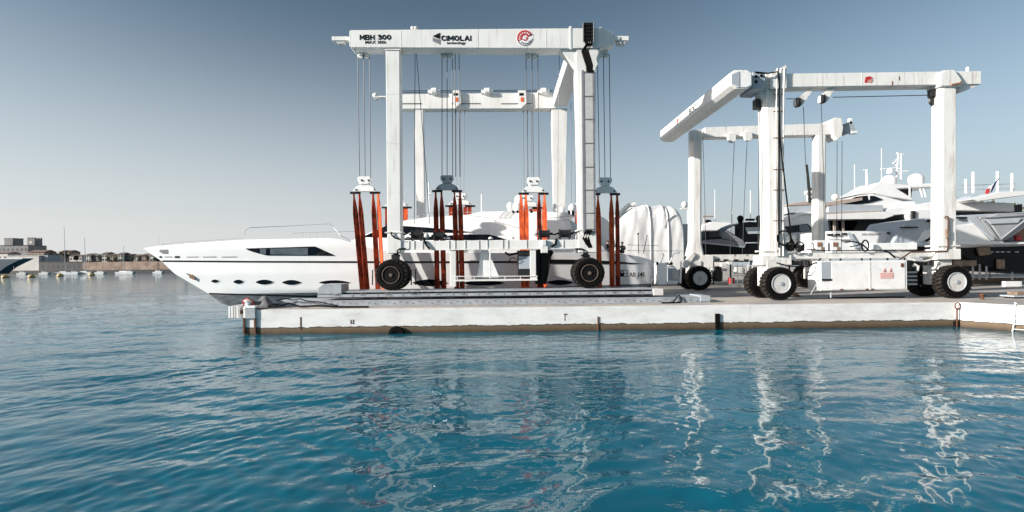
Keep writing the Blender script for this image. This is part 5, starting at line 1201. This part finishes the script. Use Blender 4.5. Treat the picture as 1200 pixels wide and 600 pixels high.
m = MB(); m.pbox(1170, 304, 1178, 315, YY - .2, .25); m.pbox(1121, 305, 1145, 312, YY - .2, .4); m.each('keel_block', 'wood', gy, bevel=.04)
m = MB()
for u in (1161, 1168, 1174, 1181, 1191): m.pbox(u, 294.5, u + 3, 296, YY - .15, .2)
m.each('anode', 'galvanised', gy)
stands(gy, (1140, 1148, 1156, 1186), 306, 328, YY + .2, 'galvanised')
m = MB()
for k, (u, v, mat) in enumerate(((1176, 275, 0), (1183, 277, 0), (1192, 276, 1))): m.pbox(u, v, u + 6, v + 6, YY - .5, .6)
for o, mt in zip(m.each('deck_gear', 'boat_white', gy, bevel=.08), ('boat_white', 'navy_hull', 'red_paint')): o.data.materials[0] = M[mt]
m = MB(); m.prism(prof([(1148, 255), (1163, 250.5), (1200, 250), (1201, 258), (1196, 266), (1174, 281), (1170, 282.5), (1165, 280)], YY - .6), YY - 1.3, YY - .5, .03); tc = m.build('tender_cover', 'grey_cover', gy, bevel=.12, smooth=True)
m = MB(); m.prism(prof([(1154, 257), (1196, 255.5), (1192, 261.5), (1160, 263)], YY - 1.3), YY - 1.42, YY - 1.25); m.build('cover_fold', 'boat_grey', tc, bevel=.06)
m = MB(); m.tube([P(1150, 257, YY - 1.4), P(1168, 281, YY - 1.4)], .09, 6); m.tube([P(1200, 259, YY - 1.4), P(1172, 281, YY - 1.4)], .09, 6); m.tube([P(1148, 255.5, YY - 1.3), P(1200, 252, YY - 1.3)], .1, 6); m.each('cover_hem', 'grey_cover', tc, smooth=True)
m = MB(); m.prism(prof([(1185, 262), (1235, 255), (1235, 283), (1180, 283)], YY + .2), YY - .02, YY + .3); m.build('cockpit', 'brown_box', gy)
# beige sunshade and pines at the far right
ss = ground_thing('sunshade', 'beige awning stretched between poles at right edge below the aft deck', 'awning', 1190, 78)
m = MB(); m.prism(prof([(1164, 246.5), (1178, 243.8), (1215, 241), (1215, 244), (1166, 248.5)], 78), 78, 83); m.build('canopy', 'wood', ss)
m = MB(); m.tube([P(1168, 246, 78.2), P(1168, 332, 78.2)], .06, 6); m.tube([P(1212, 243, 78.2), P(1212, 332, 78.2)], .06, 6); m.each('pole', 'galvanised', ss)

# ------------------------------------------------------------------ trees built from leaf clumps on limbs
def tree(name, label, x, y, z0, h, cw_, crown_from, leaves, seed, group, cat='tree', leaf=.35, mat='leaf_mid'):
    rnd = random.Random(seed); t = thing(name, label, cat, (x, y, z0), group)
    m = MB(); m.tube([(x, y, z0), (x + .1 * h * .1, y, z0 + h * crown_from), (x, y, z0 + h * .9)], h * .035, 7, h * .012)
    for k in range(5):
        a = k * 2.4 + rnd.random(); zz = z0 + h * (crown_from + .08 * k)
        m.tube([(x, y, zz), (x + math.cos(a) * cw_ * .5, y + math.sin(a) * cw_ * .5, zz + h * .18)], h * .014, 5, h * .006)
    m.build('trunk', 'bark', t)
    m = MB(); cl = [(rnd.gauss(0, .3) * cw_, rnd.gauss(0, .3) * cw_, z0 + h * (crown_from + (1 - crown_from) * (.25 + .65 * rnd.random())), cw_ * (.18 + .2 * rnd.random())) for _ in range(14)]
    vs, fs = [], []
    for i in range(leaves):
        cx_, cy_, cz_, r = rnd.choice(cl); d = Vector((rnd.gauss(0, 1), rnd.gauss(0, 1), rnd.gauss(0, .7))).normalized() * r * rnd.random() ** .4
        p = Vector((x + cx_, y + cy_, cz_)) + d
        a, b_ = Vector((rnd.gauss(0, 1), rnd.gauss(0, 1), rnd.gauss(0, 1))).normalized(), Vector((rnd.gauss(0, 1), rnd.gauss(0, 1), rnd.gauss(0, 1))).normalized()
        s = leaf * (.6 + .8 * rnd.random()); k = len(vs)
        vs += [p - a * s, p + b_ * s * .5, p + a * s, p - b_ * s * .5]; fs.append((k, k + 1, k + 2, k + 3))
    m.add(vs, fs); m.build('crown', mat, t, fix=False)
    return t
for i, (u, v0, Yt, w) in enumerate(((1158, 239, 112, 5.0), (1170, 237, 118, 4.5), (1149, 243, 110, 3.6), (1194, 243, 124, 5))):
    zt2 = Z(u, v0, Yt)
    tree('pine_tree', ['dark pine behind the aft deck overhang, middle one', 'tallest dark pine behind the aft deck overhang', 'low dark pine nearest the right leg', 'dark pine at the right picture edge'][i], X(u, 300, Yt), Yt, ZQ, zt2 - ZQ, w, .55, 900, 20 + i, 'pines behind the yard', leaf=.5)

# ------------------------------------------------------------------ two people at the yacht's stern deck, small in the picture
def person(label, base, turn, arm_fwd):
    """seated figure grown from a skeleton with the skin modifier, then frozen to one mesh"""
    J = {'pelvis': (0, 0, .12), 'belly': (0, .02, .30), 'chest': (0, .0, .50), 'neck': (0, -.02, .64), 'chin': (0, -.05, .71), 'head': (0, -.05, .80), 'crown': (0, -.04, .88)}
    E = [('pelvis', 'belly'), ('belly', 'chest'), ('chest', 'neck'), ('neck', 'chin'), ('chin', 'head'), ('head', 'crown')]
    rad = {'pelvis': .15, 'belly': .135, 'chest': .15, 'neck': .055, 'chin': .075, 'head': .098, 'crown': .07}
    for s, n in ((-1, 'l'), (1, 'r')):
        J.update({n + 'sho': (s * .19, 0, .57), n + 'elb': (s * .25, -.10 * arm_fwd, .32), n + 'wri': (s * .17, -.30 * arm_fwd, .26), n + 'han': (s * .13, -.36 * arm_fwd, .26),
                  n + 'hip': (s * .10, -.04, .12), n + 'kne': (s * .15, -.42, .38), n + 'ank': (s * .13, -.50, .07), n + 'toe': (s * .15, -.66, .045)})
        E += [('chest', n + 'sho'), (n + 'sho', n + 'elb'), (n + 'elb', n + 'wri'), (n + 'wri', n + 'han'), ('pelvis', n + 'hip'), (n + 'hip', n + 'kne'), (n + 'kne', n + 'ank'), (n + 'ank', n + 'toe')]
        rad.update({n + 'sho': .065, n + 'elb': .048, n + 'wri': .034, n + 'han': .04, n + 'hip': .10, n + 'kne': .065, n + 'ank': .045, n + 'toe': .04})
    ks = list(J); me = bpy.data.meshes.new('person'); me.from_pydata([J[k] for k in ks], [(ks.index(a), ks.index(b)) for a, b in E], [])
    o = bpy.data.objects.new('person', me); COL.objects.link(o)
    md = o.modifiers.new('skin', 'SKIN'); md.use_smooth_shade = True
    for i, k in enumerate(ks): me.skin_vertices[0].data[i].radius = (rad[k], rad[k] * (.75 if k in ('chest', 'belly', 'pelvis') else 1)); me.skin_vertices[0].data[i].use_root = (k == 'pelvis')
    sb = o.modifiers.new('sub', 'SUBSURF'); sb.levels = 2; sb.render_levels = 2
    bpy.context.view_layer.update()
    nm = bpy.data.meshes.new_from_object(o.evaluated_get(bpy.context.evaluated_depsgraph_get()))
    o.modifiers.clear(); o.data = nm; nm.materials.clear(); nm.materials.append(M['dark_cloth']); nm.materials.append(M['skin'])
    for p in nm.polygons:
        c = p.center
        if c.z > .66 or (abs(c.y) > .31 * arm_fwd and .2 < c.z < .32 and c.y > -.45): p.material_index = 1
    o.location = base; o.rotation_euler.z = turn; tag(o, label, 'person')
    m = MB(); m.ball((0, -.03, .815), .112, (.95, 1.05, .95), 12, 7, bottom=-.1); m.build('hair', 'hair', o, local=True, smooth=True)
    m = MB(); m.prism_x([(-.145, .80), (-.175, .775), (-.14, .765)], -.012, .012); m.build('nose', 'skin', o, local=True)
    return o
for u, v, Yp, turn, lab in ((729.5, 296.0, 38.5, R(-35), 'person in dark clothes sitting at the yacht stern, right of the slings'), (711.5, 295.6, 38.7, R(50), 'person in dark clothes half hidden between the slings at the yacht stern')):
    p = P(u, v, Yp); person(lab, (p.x, Yp, sheer(p.x) + .005), turn, 1.0)

# ------------------------------------------------------------------ fittings on and along the quay
def sgl(m, name, mat, label, cat, base, group=None, **kw): return tag(m.build(name, mat, None, base=base, **kw), label, cat, group)
fb = P(290, 366, YE)
ff = thing('fender_frame', 'rusty steel corner frame with white fender board at the pier end', 'fender', (x_l, YE, .3))
m = MB(); m.pbox(287, 361.5, 299, 373.5, YE - .12, .11); m.build('corner_plate', 'galvanised', ff, bevel=.02)
m = MB(); m.pbox(284.6, 372.5, 286.4, 391, YE - .1, .09); m.pbox(297.6, 373, 299.4, 391, YE - .1, .09); m.each('corner_angle', 'rust', ff)
m = MB(); m.pbox(285, 358.6, 299, 361.6, YE - .14, .5); m.build('corner_cap', 'panel_white', ff, bevel=.03)
m = MB(); a = P(270.5, 372.5, YE + .6); e = P(282.5, 358.3, YE + .6)
for i in range(4): w_ = (e.x - a.x) / 4; m.box(a.x + w_ * i + .015, YE + .3, a.z, a.x + w_ * (i + 1) - .015, YE + 3.4, e.z)
for o, mt in zip(m.each('fender_board', 'panel_white', ff, bevel=.02), ('panel_white', 'panel_white', 'plaster', 'panel_white')): o.data.materials[0] = M[mt]
m = MB(); m.box(e.x, YE + .5, a.z + .25, x_l + .02, YE + .8, a.z + .45); m.build('fender_arm', 'rust', ff)
bo = thing('mooring_bollard', 'red and white mooring bollard on the pier tip', 'bollard', (X(291, 361, 32.1), 32.1, ZQ))
c = (X(291, 361, 32.1), 32.1, ZQ)
m = MB(); m.lathe([(.30, 0), (.30, .06), (.17, .10), (.15, .38), (.24, .44), (.25, .52), (.12, .58)], c, 'z', 18); m.build('post', 'panel_white', bo, smooth=True)
m = MB(); m.tube([(c[0] - .3, 32.1, ZQ + .08), (c[0] - .28, 32.05, ZQ + .5), (c[0] + .02, 32.0, ZQ + .66), (c[0] + .3, 32.05, ZQ + .48), (c[0] + .36, 32.1, ZQ + .08)], .045, 6); m.build('guard_hoop', 'red_paint', bo, smooth=True)
# grey canvas heap, loose hoses and cable on the pier tip
rnd = random.Random(3)
hc = (X(307, 356, 32.4), 32.5, ZQ)
m = MB(); m.grid(lambda a, b: Vector((hc[0] - .75 + 1.5 * a, 32.0 + 1.1 * b, ZQ + .012 + (.62 * (math.sin(math.pi * a) * math.sin(math.pi * b)) ** .55) * (1 + .22 * math.sin(9 * a + 5 * b) + .1 * math.sin(17 * b - 8 * a)))), 30, 24)
sgl(m, 'canvas_heap', 'canvas', 'grey canvas heap beside the red and white bollard', 'canvas', hc, smooth=True)
def loose(name, label, pts, r, mat='black_rubber', cat='hose'):
    m = MB(); q = [(X(u, v, Yq), Yq, ZQ + r + .004 + dz) for u, v, Yq, dz in pts]; m.tube(q, r, 6); sgl(m, name, mat, label, cat, q[0], smooth=True)
loose('loose_hose', 'long black hose lying along the pier edge beside the runway', [(314, 360, 32.0, .06), (322, 360, 31.9, .22), (330, 360, 32.0, .12), (338, 360, 32.1, .25), (352, 360, 31.9, .05), (372, 360, 31.8, .1), (392, 360, 31.9, .02), (412, 360, 31.85, .0), (432, 360, 31.8, 0)], .06)
loose('loose_cable', 'thin black cable coiled loosely on the grey runway end', [(324, 360, 32.7, .4), (334, 360, 32.75, .55), (342, 360, 32.8, .42), (352, 360, 32.7, .5), (360, 360, 32.8, .35), (372, 360, 32.7, .3), (396, 360, 32.6, .05)], .035, cat='cable')
loose('loose_rope', 'black rope looped up beside the runway end plate', [(775, 356, 32.7, 0), (782, 356, 32.6, .0), (789, 356, 32.7, .02), (793, 356, 32.9, .3), (796, 356, 32.9, .45), (799, 356, 32.9, .15), (797, 356, 32.7, 0), (786, 356, 32.5, 0), (776, 356, 32.5, 0)], .045, cat='rope')
loose('loose_rope', 'thin black rope hanging in loops on the runway girder under the left wheel', [(478, 343, 32.9, 0.95), (484, 343, 32.92, .78), (488, 343, 32.94, .72), (486, 343, 32.95, .92), (491, 343, 32.95, .95), (493, 343, 32.94, .78)], .02, cat='rope')
# fender slot, rust stains that stand proud, mooring ring with chain
m = MB(); m.pbox(838.5, 367.5, 844, 386, YE - .10, .10); sgl(m, 'rubber_fender', 'black_rubber', 'black upright rubber fender on the white quay wall', 'fender', P(841, 386, YE), bevel=.03)
m = MB(); m.pbox(700.3, 371, 701.6, 391, YE - .05, .05); sgl(m, 'drain_pipe', 'rust', 'thin rusty pipe down the white pier wall', 'pipe', P(701, 391, YE), bevel=.01)
m = MB(); m.pbox(351.6, 371.5, 352.8, 386.5, YE - .02, .02); sgl(m, 'rusty_strap', 'rust', 'rust red iron strap on the pier wall, nearest the pier tip', 'strap', P(352, 386, YE), 'iron straps on the pier wall')
m = MB(); m.pbox(661.0, 367.6, 664.2, 369.2, YE - .02, .02); m.pbox(661.6, 369, 662.2, 376, YE - .012, .012); sgl(m, 'rusty_strap', 'rust', 'small rusty iron tab high on the pier wall, left of the thin pipe', 'strap', P(662, 376, YE), 'iron straps on the pier wall')
m = MB(); m.pbox(410.5, 375, 411.6, 379, YE - .02, .02); m.pbox(413.5, 374.5, 414.4, 379, YE - .02, .02); m.pbox(410.5, 378.9, 414.4, 379.6, YE - .02, .02); sgl(m, 'rusty_strap', 'rust', 'small U shaped rusty strap low on the pier wall', 'strap', P(412, 379, YE), 'iron straps on the pier wall')
m = MB(); c = P(465, 387.5, YE); m.lathe([(.30, -.1), (.46, -.1), (.52, 0), (.46, .1), (.30, .1)], (c.x, YE - .13, c.z - .22), 'y', 20, closed=True); sgl(m, 'tyre_fender', 'black_rubber', 'half sunk old tyre hanging at the waterline of the pier', 'fender', (c.x, YE, 0), smooth=True)
mr = thing('mooring_ring', 'iron mooring ring with hanging chain at the inner quay corner', 'mooring ring', P(1122, 385, 31.4))
m = MB(); c = P(1121.5, 358.5, 31.35); m.tube([(c.x + .16 * math.cos(k * math.pi / 8), 31.3, c.z + .2 * math.sin(k * math.pi / 8)) for k in range(17)], .035, 6); m.build('ring', 'rust', mr, smooth=True)
m = MB(); 
for k in range(14): q = P(1121.5 + .3 * (k % 2), 362 + k * 1.8, 31.3); m.add([(q.x - .035, 31.28, q.z - .06), (q.x + .035, 31.28, q.z - .06), (q.x + .035, 31.28, q.z + .06), (q.x - .035, 31.28, q.z + .06), (q.x - .035, 31.33, q.z - .06), (q.x + .035, 31.33, q.z - .06), (q.x + .035, 31.33, q.z + .06), (q.x - .035, 31.33, q.z + .06)], [(0, 1, 2, 3), (7, 6, 5, 4), (0, 4, 5, 1), (1, 5, 6, 2), (2, 6, 7, 3), (3, 7, 4, 0)])
m.build('chain', 'rust', mr)
m = MB(); m.pbox(1118.5, 376, 1128, 386, YE - .14, .13); sgl(m, 'rubber_fender', 'black_rubber', 'squat black fender block under the mooring ring in the corner', 'fender', P(1123, 386, YE), bevel=.04)
# ladder on the angled wall
ld = thing('quay_ladder', 'pale steel ladder leaning on the angled quay wall at right edge', 'ladder', P(1190, 392, 29.2))
def wallpt(t, z, off): d = (cw - Vector((x_c, YE, 0))); d.z = 0; n = Vector((d.y, -d.x, 0)).normalized(); q = Vector((x_c, YE, 0)) + d * t + n * off; return Vector((q.x, q.y, z))
m = MB()
for t in (.74, .97): m.tube([wallpt(t + .03, 1.62, .05), wallpt(t + .02, 1.7, .10), wallpt(t, .3, .14), wallpt(t - .03, -.4, .18)], .035, 6)
m.each('stile', 'panel_white', ld)
m = MB()
for k in range(6): z = 1.35 - k * .3; m.tube([wallpt(.74 + (z - .3) * .015, z, .13), wallpt(.97 + (z - .3) * .015, z, .13)], .025, 6)
m.each('rung', 'panel_white', ld)
# bollard and timber on the yard at right
c = (X(1151, 345, 33), 33.0, ZQ); sb = thing('mooring_bollard', 'small rusty bollard standing on the quay right of the big tyre', 'bollard', c)
m = MB(); m.lathe([(.16, 0), (.16, .03), (.09, .05), (.085, .26), (.13, .3), (.12, .36), (.04, .38)], c, 'z', 14); m.build('post', 'rust', sb, smooth=True)
m = MB(); m.tube([(c[0] - .2, 33, ZQ + .24), (c[0] + .2, 33, ZQ + .24)], .035, 6); m.build('cross_bar', 'rust', sb)
tp = thing('timber_pile', 'pale timber block lying on a blue grey pallet at right edge', 'timber', (X(1195, 348, 33.6), 33.6, ZQ))
m = MB(); m.box(X(1185, 350, 33.6), 33.4, ZQ + .1, X(1202, 350, 33.6) + 1.2, 34.4, ZQ + .2); m.build('pallet', 'blue_grey_wall', tp, bevel=.01)
m = MB()
for u in (1188, 1196, 1204): m.box(X(u, 350, 33.6), 33.45, ZQ + .004, X(u, 350, 33.6) + .15, 34.3, ZQ + .099)
m.each('pallet_foot', 'steel_dark', tp)
m = MB(); m.box(X(1190, 350, 33.6), 33.5, ZQ + .2, X(1203, 350, 33.6) + 1, 34.2, ZQ + .42); m.build('timber_block', 'wood', tp, bevel=.03)
# red drum, kerbs and cleats on the yard
c = (X(857, 330, 52), 52, ZQ); gd = thing('oil_drum', 'small red drum on the yard seen through the white ladder', 'drum', c)
m = MB(); m.lathe([(.30, 0), (.32, .02), (.32, .3), (.34, .32), (.32, .34), (.32, .6), (.34, .62), (.32, .64), (.32, .9), (.30, .92)], c, 'z', 18); m.build('barrel', 'red_paint', gd, smooth=True)
m = MB(); m.lathe([(.29, .921), (.29, .935), (.05, .94)], c, 'z', 18); m.build('lid', 'steel_dark', gd)
for i, (u, Yq, w) in enumerate(((1012, 38, .55), (1040, 38.5, .5), (1085, 40, .6))):
    pass
for i, (u, Yq, L, lab) in enumerate(((1170, 54, 5.0, 'long pale timber beam on the yard under the grey yacht, nearer one'), (1172, 60, 6.0, 'long pale timber beam on the yard under the grey yacht, farther one'), (1188, 47, 1.6, 'short white block on the yard below the grey yacht'))):
    x = X(u, 335, Yq); m = MB(); m.box(x - L / 2, Yq, ZQ + .004, x + L / 2, Yq + .35, ZQ + (.34 if i < 2 else .5)); sgl(m, 'keel_beam', ['wood', 'wood', 'panel_white'][i], lab, 'timber', (x, Yq, ZQ), bevel=.02)

# ------------------------------------------------------------------ the far shore on the left
YQ = 285.0
fx0, fx1 = X(-160, 320, YQ), X(330, 320, YQ)
m = MB(); m.prism_z([(fx0, YQ), (fx1, YQ + 4), (fx1 + 40, YQ + 160), (fx0, YQ + 160)], -3, 1.9); tag(m.build('far_quay', 'dark_shed'), kind='structure')
m = MB(); m.prism_x([(YQ + 60, 1.0), (YQ + 60, 2.2), (YQ + 150, 7.5), (YQ + 150, 1.0)], X(-160, 320, YQ + 60), X(205, 320, YQ + 60)); tag(m.build('hillside', 'stone'), kind='structure')
def house_(name, label, u0, v0, u1, v1, Y, wall, roof_h=0, roofm='roof_tile', wins=(2, 2), depth=9, group=None, cat='building', flat=False):
    zb = 1.9; a, e = P(u0, v1, Y), P(u1, v0, Y); zt = e.z
    t = thing(name, label, cat, ((a.x + e.x) / 2, Y, zb), group)
    m = MB(); m.box(a.x, Y, zb, e.x, Y + depth, zt); m.build('wall', wall, t)
    if roof_h:
        m = MB(); m.prism_x([(Y - .5, zt), (Y + depth / 2, zt + roof_h), (Y + depth + .5, zt)], a.x - .4, e.x + .4); m.build('roof', roofm, t)
    else:
        m = MB(); m.box(a.x - .2, Y - .2, zt, e.x + .2, Y + depth + .2, zt + .35); m.build('parapet', wall, t)
    nx_, nz_ = wins; zb_v = max(zb, a.z); m = MB()
    for i in range(nx_):
        for j in range(nz_):
            cx_ = a.x + (e.x - a.x) * (i + .5) / nx_; cz_ = zb_v + (zt - zb_v) * (j + .5) / nz_; w = min(.7, (e.x - a.x) / nx_ * .3); h = min(.8, (zt - zb_v) / nz_ * .33)
            m.box(cx_ - w, Y - .06, cz_ - h, cx_ + w, Y + .05, cz_ + h)
    if m.v: m.each('window', 'dark_shed', t)
    return t
house_('town_house', 'long grey house with brown roof below the castle block, at left edge', -14, 287.2, 33, 298, 350, 'grey_stone', 0.2, wins=(9, 1), depth=14)
kt = house_('castle_block', 'plain square grey castle keep above the town at far left', 5, 279.5, 15, 291, 365, 'grey_stone', 0, wins=(0, 0), depth=8, cat='castle')
tw = thing('castle_tower', 'tall grey square tower with notched top and two openings, on the far shore', 'tower', (X(36, 300, 358), 358, 1.9))
a, e = P(32, 296, 358), P(40.5, 279.8, 358)
m = MB(); m.box(a.x, 358, 1.9, e.x, 364, e.z); m.build('wall', 'grey_stone', tw)
m = MB(); w_ = (e.x - a.x) / 5
for k in (0, 2, 4):
    for yy in (358, 363): m.box(a.x + w_ * k, yy, e.z, a.x + w_ * (k + 1), yy + 1, e.z + .9)
m.each('merlon', 'grey_stone', tw)
m = MB(); m.box(a.x + 1.6 * w_, 357.9, e.z - 3.2, a.x + 3.4 * w_, 358.1, e.z - 1.7); m.box(a.x + 1.6 * w_, 357.9, e.z - 6.0, a.x + 3.4 * w_, 358.1, e.z - 4.4); m.each('opening', 'plaster', tw)
hs = [('town_house', 'cream house at the left picture edge above the navy hull', -10, 297, 9, 318, 330, 'plaster', 1.2, 3, 2), ('town_house', 'low brown roofed house right of the castle tower', 33.5, 295.5, 52, 303, 335, 'stone', 1.6, 5, 1),
      ('warehouse', 'big white flat warehouse behind the navy bow', 9, 300, 45.5, 318, 312, 'plaster', 0, 0, 0), ('warehouse', 'blue grey flat warehouse joined right of the white one', 45.6, 299.5, 56, 306.8, 314, 'blue_grey_wall', 0, 0, 0),
      ('boat_shed', 'long low dark glazed shed along the far quay', 45.6, 307, 101, 318.5, 300, 'dark_shed', 0, 9, 1),
      ('town_house', 'grey brown house below the tall mast on the far shore', 69, 295.3, 81, 304, 345, 'stone', 1.4, 4, 1), ('town_house', 'pale house left of the tall mast', 56.5, 298.5, 68, 306.5, 340, 'plaster', 1.0, 3, 1), ('town_house', 'pale low house between the two masts', 81.5, 300, 96, 306.5, 338, 'plaster', 1.0, 4, 1)]
for nm, lab, u0, v0, u1, v1, Y, wall, rh_, nx_, nz_ in hs: house_(nm, lab, u0, v0, u1, v1, Y, wall, rh_, wins=(nx_, nz_), group='buildings on the far shore' if nm == 'town_house' else None)
# sea wall with a row of narrow houses and trees on it
sw = X(97, 318, 296), X(215, 318, 296)
m = MB(); m.prism_z([(sw[0], 296), (sw[1], 297), (sw[1], 300), (sw[0], 300)], 1.9, Z(140, 306.8, 296)); o = sgl(m, 'sea_wall', 'stone', 'long reddish stone sea wall left of the yacht bow', 'wall', (sw[0], 296, 1.9))
names = ['first', 'second', 'third', 'fourth', 'fifth', 'sixth', 'seventh', 'eighth', 'ninth', 'tenth', 'eleventh']
rnd = random.Random(11)
for i in range(11):
    u = 101 + i * 9.3; top = 298.2 + rnd.uniform(-1.2, 2.2)
    wall = ['plaster', 'grey_stone', 'plaster', 'stone'][i % 4]; desc = ['pale', 'grey', 'white', 'brown'][i % 4]
    house_('town_house', '%s narrow house, %s from the left above the stone sea wall' % (desc, names[i]), u, top, u + 5.4, 307, 306 + rnd.uniform(0, 3), wall, rnd.choice((0, .9, 1.2)), wins=(2, 2), depth=7, group='narrow houses above the sea wall')
for i in range(10):
    u = 108.2 + i * 9.3 + rnd.uniform(-.6, .6); Yt = 303.5; top = 299.2 + rnd.uniform(-1, 2); zt2 = Z(u, top, Yt)
    tree('shade_tree', 'small dark tree, %s from the left among the sea wall houses' % names[i], X(u, 307, Yt), Yt, 4.5, zt2 - 4.5, 1.7, .35, 170, 50 + i, 'trees above the sea wall', leaf=.35)
for i, (u, top, lab) in enumerate(((54, 297, 'dark bushy tree right of the brown roofed house'), (64, 296.5, 'dark bushy tree left of the tall mast'), (77, 293.3, 'umbrella shaped dark pine beside the tall mast'), (90, 299, 'small dark tree left of the shorter mast'))):
    zt2 = Z(u, top, 328); tree('shade_tree', lab, X(u, 307, 328), 328, 4.6, zt2 - 4.6, 3.0 if i == 2 else 2.3, .4, 320, 80 + i, None, leaf=.5)
# moored boats along the far quay
def far_sail(u, v0, Y, lab, lean):
    c = P(u, 319, Y); t = thing('sailing_boat', lab, 'sailing boat', (c.x, Y, 0), 'sailing boats at the far quay')
    m = MB(); m.prism([(c.x - 4, .9), (c.x - 3.4, -.2), (c.x + 3, -.2), (c.x + 4.6, 1.15)], Y - 1.2, Y + 1.2, -.15); m.build('hull', 'boat_white', t)
    m = MB(); m.prism([(c.x - 2, .9), (c.x - 1.8, 1.5), (c.x + 1.2, 1.5), (c.x + 2, 1.0)], Y - .7, Y + .7); m.build('cabin', 'boat_white', t)
    m = MB(); q = P(u, v0, Y); m.tube([(c.x + lean, Y, .9), (q.x, Y, q.z)], .16, 6, .10); m.build('mast', 'galvanised', t)
    m = MB(); m.tube([(c.x + lean, Y, 2.3), (c.x - 3.6, Y, 2.4)], .12, 6); m.build('boom', 'navy_hull', t)
far_sail(75, 265.5, 282, 'sailing boat with the tallest leaning mast at the far quay', .9); far_sail(99, 278.5, 281, 'sailing boat with the second tallest mast at the far quay', .6); far_sail(145, 288, 280, 'sailing boat with a thin short mast below the sea wall', .2)
def motor_small(u, Y, L, lab):
    c = P(u, 319, Y); t = thing('motor_boat', lab, 'motor boat', (c.x, Y, 0), 'small motor boats at the far quay')
    m = MB(); m.prism([(c.x - L, .8), (c.x - L * .9, -.2), (c.x + L * .7, -.2), (c.x + L * 1.1, 1.1)], Y - 1.1, Y + 1.1, -.15); m.build('hull', 'boat_white', t)
    m = MB(); m.prism([(c.x - L * .6, .9), (c.x - L * .45, 1.7), (c.x + L * .2, 1.7), (c.x + L * .55, 1.0)], Y - .7, Y + .7); q = m.build('cabin', 'boat_white', t)
    m = MB(); m.prism([(c.x - L * .4, 1.25), (c.x - L * .35, 1.55), (c.x + L * .15, 1.55), (c.x + L * .3, 1.25)], Y - .76, Y - .7); m.build('window', 'glass', q)
for u, lab in ((27, 'small white motor boat in front of the white warehouse'), (53, 'small white motor boat below the long dark shed, left one'), (88, 'small white motor boat below the long dark shed, right one'), (118, 'small white motor boat below the stone sea wall, left one'), (152, 'small white motor boat below the stone sea wall, middle one'), (186, 'small white motor boat beside the yacht bow on the far quay')): motor_small(u, 279, 2.6, lab)
# bow of a large navy yacht at the picture edge
nv = thing('yacht', 'dark blue grey yacht bow at the left picture edge, far across the water', 'yacht', (X(0, 320, 262), 262, 0))
m = MB(); a = prof([(-70, 303.6), (31, 303.3), (21, 308), (12, 312.5), (4, 318.5), (2, 321), (-70, 322)], 262); m.prism(a, 260, 266, -.02); m.build('hull', 'navy_hull', nv, bevel=.15)
m = MB(); m.prism(prof([(-70, 302.9), (31, 302.6), (30, 303.8), (-70, 304)], 262), 259.9, 266); m.build('bulwark', 'boat_white', nv)
m = MB(); m.prism(prof([(-70, 300.5), (-22, 298), (-8, 302.8), (-70, 303)], 262), 260.8, 265, .1); m.build('deck_house', 'boat_white', nv)
m = MB(); m.tube([P(17, 303, 263), P(16, 319, 259)], .12, 5); m.build('anchor_chain', 'steel_dark', nv)
# mooring buoys
for i, (u, v, lab) in enumerate(((6, 325.5, 'yellow mooring buoy nearest the left picture edge'), (37, 325, 'yellow mooring buoy, second from the left'), (70.5, 323.8, 'yellow mooring buoy, third from the left'), (107.5, 322.8, 'yellow mooring buoy nearest the yacht bow'))):
    p0_ = P(u, v, 100); Yb = HC / max(1e-3, (HC - p0_.z)) * 100.0; c = (X(u, v, Yb), Yb, 0)
    t = thing('mooring_buoy', lab, 'buoy', c, 'yellow mooring buoys')
    m = MB(); m.lathe([(.5, -.3), (1.15, -.1), (1.2, .35), (1.0, .8), (.5, 1.1), (.12, 1.2)], c, 'z', 18); m.build('float', 'yellow_buoy', t, smooth=True)
    m = MB(); m.lathe([(1.18, -.2), (1.24, .0), (1.22, .22), (1.1, .2)], c, 'z', 18); m.build('rubber_band', 'steel_dark', t)
    m = MB(); m.tube([(c[0] + .28 * math.cos(k * math.pi / 5), Yb, 1.45 + .28 * math.sin(k * math.pi / 5)) for k in range(11)], .07, 5); m.build('mooring_eye', 'steel_dark', t)

# weld seams and bolted splices on the two hoists
m = MB()
for u in (470, 560, 640): m.pbox(u, 34.6 - .008 * (u - 560), u + .35, 55.6, 33.842, .02)
for v in (110, 168, 226): m.pbox(452.4, v, 469, v + .35, 33.94, .03)
m.each('weld_seam', 'machine_white', bh)
m = MB(); m.pbox(450.8, 271.5, 471.2, 273.2, 33.9, 1.05); m.pbox(450.8, 57.2, 470, 58.8, 33.9, 1.05); m.pbox(677.5, 268.5, 683.4, 270.4, 33.9, 1.65); m.each('leg_flange', 'machine_white', bh, bevel=.01)
m = MB(); m.pbox(1010, 84.4, 1010.4, 100.6, 34.74, .02); m.pbox(1075, 83.8, 1075.4, 99.8, 34.74, .02); m.each('weld_seam', 'machine_white', rh)
m = MB(); m.pbox(1099, 287, 1125.8, 289, 34.58, 1.1); m.pbox(895, 293, 926.5, 295.2, 34.84, 1.25); m.each('leg_flange', 'machine_white', rh, bevel=.01)

# scattered gear on the yard between the wheels
for i, (u, Yq, lab) in enumerate(((935, 37.2, 'wheel chock beside the left front tyre of the smaller hoist'), (1092, 37.0, 'wheel chock left of the right front tyre of the smaller hoist'))):
    x = X(u, 345, Yq); m = MB(); m.prism([(x - .25, ZQ + .004), (x + .3, ZQ + .004), (x - .1, ZQ + .3)], Yq, Yq + .35); sgl(m, 'wheel_chock', 'brown_box', lab, 'wheel chock', (x, Yq, ZQ), 'wheel chocks', bevel=.015)
loose('loose_hose', 'black hose lying on the quay under the engine box', [(970, 345, 35.2, 0), (985, 345, 35.0, 0), (1000, 345, 35.3, 0), (1020, 345, 35.1, 0), (1042, 345, 35.35, 0), (1060, 345, 35.2, 0)], .05)
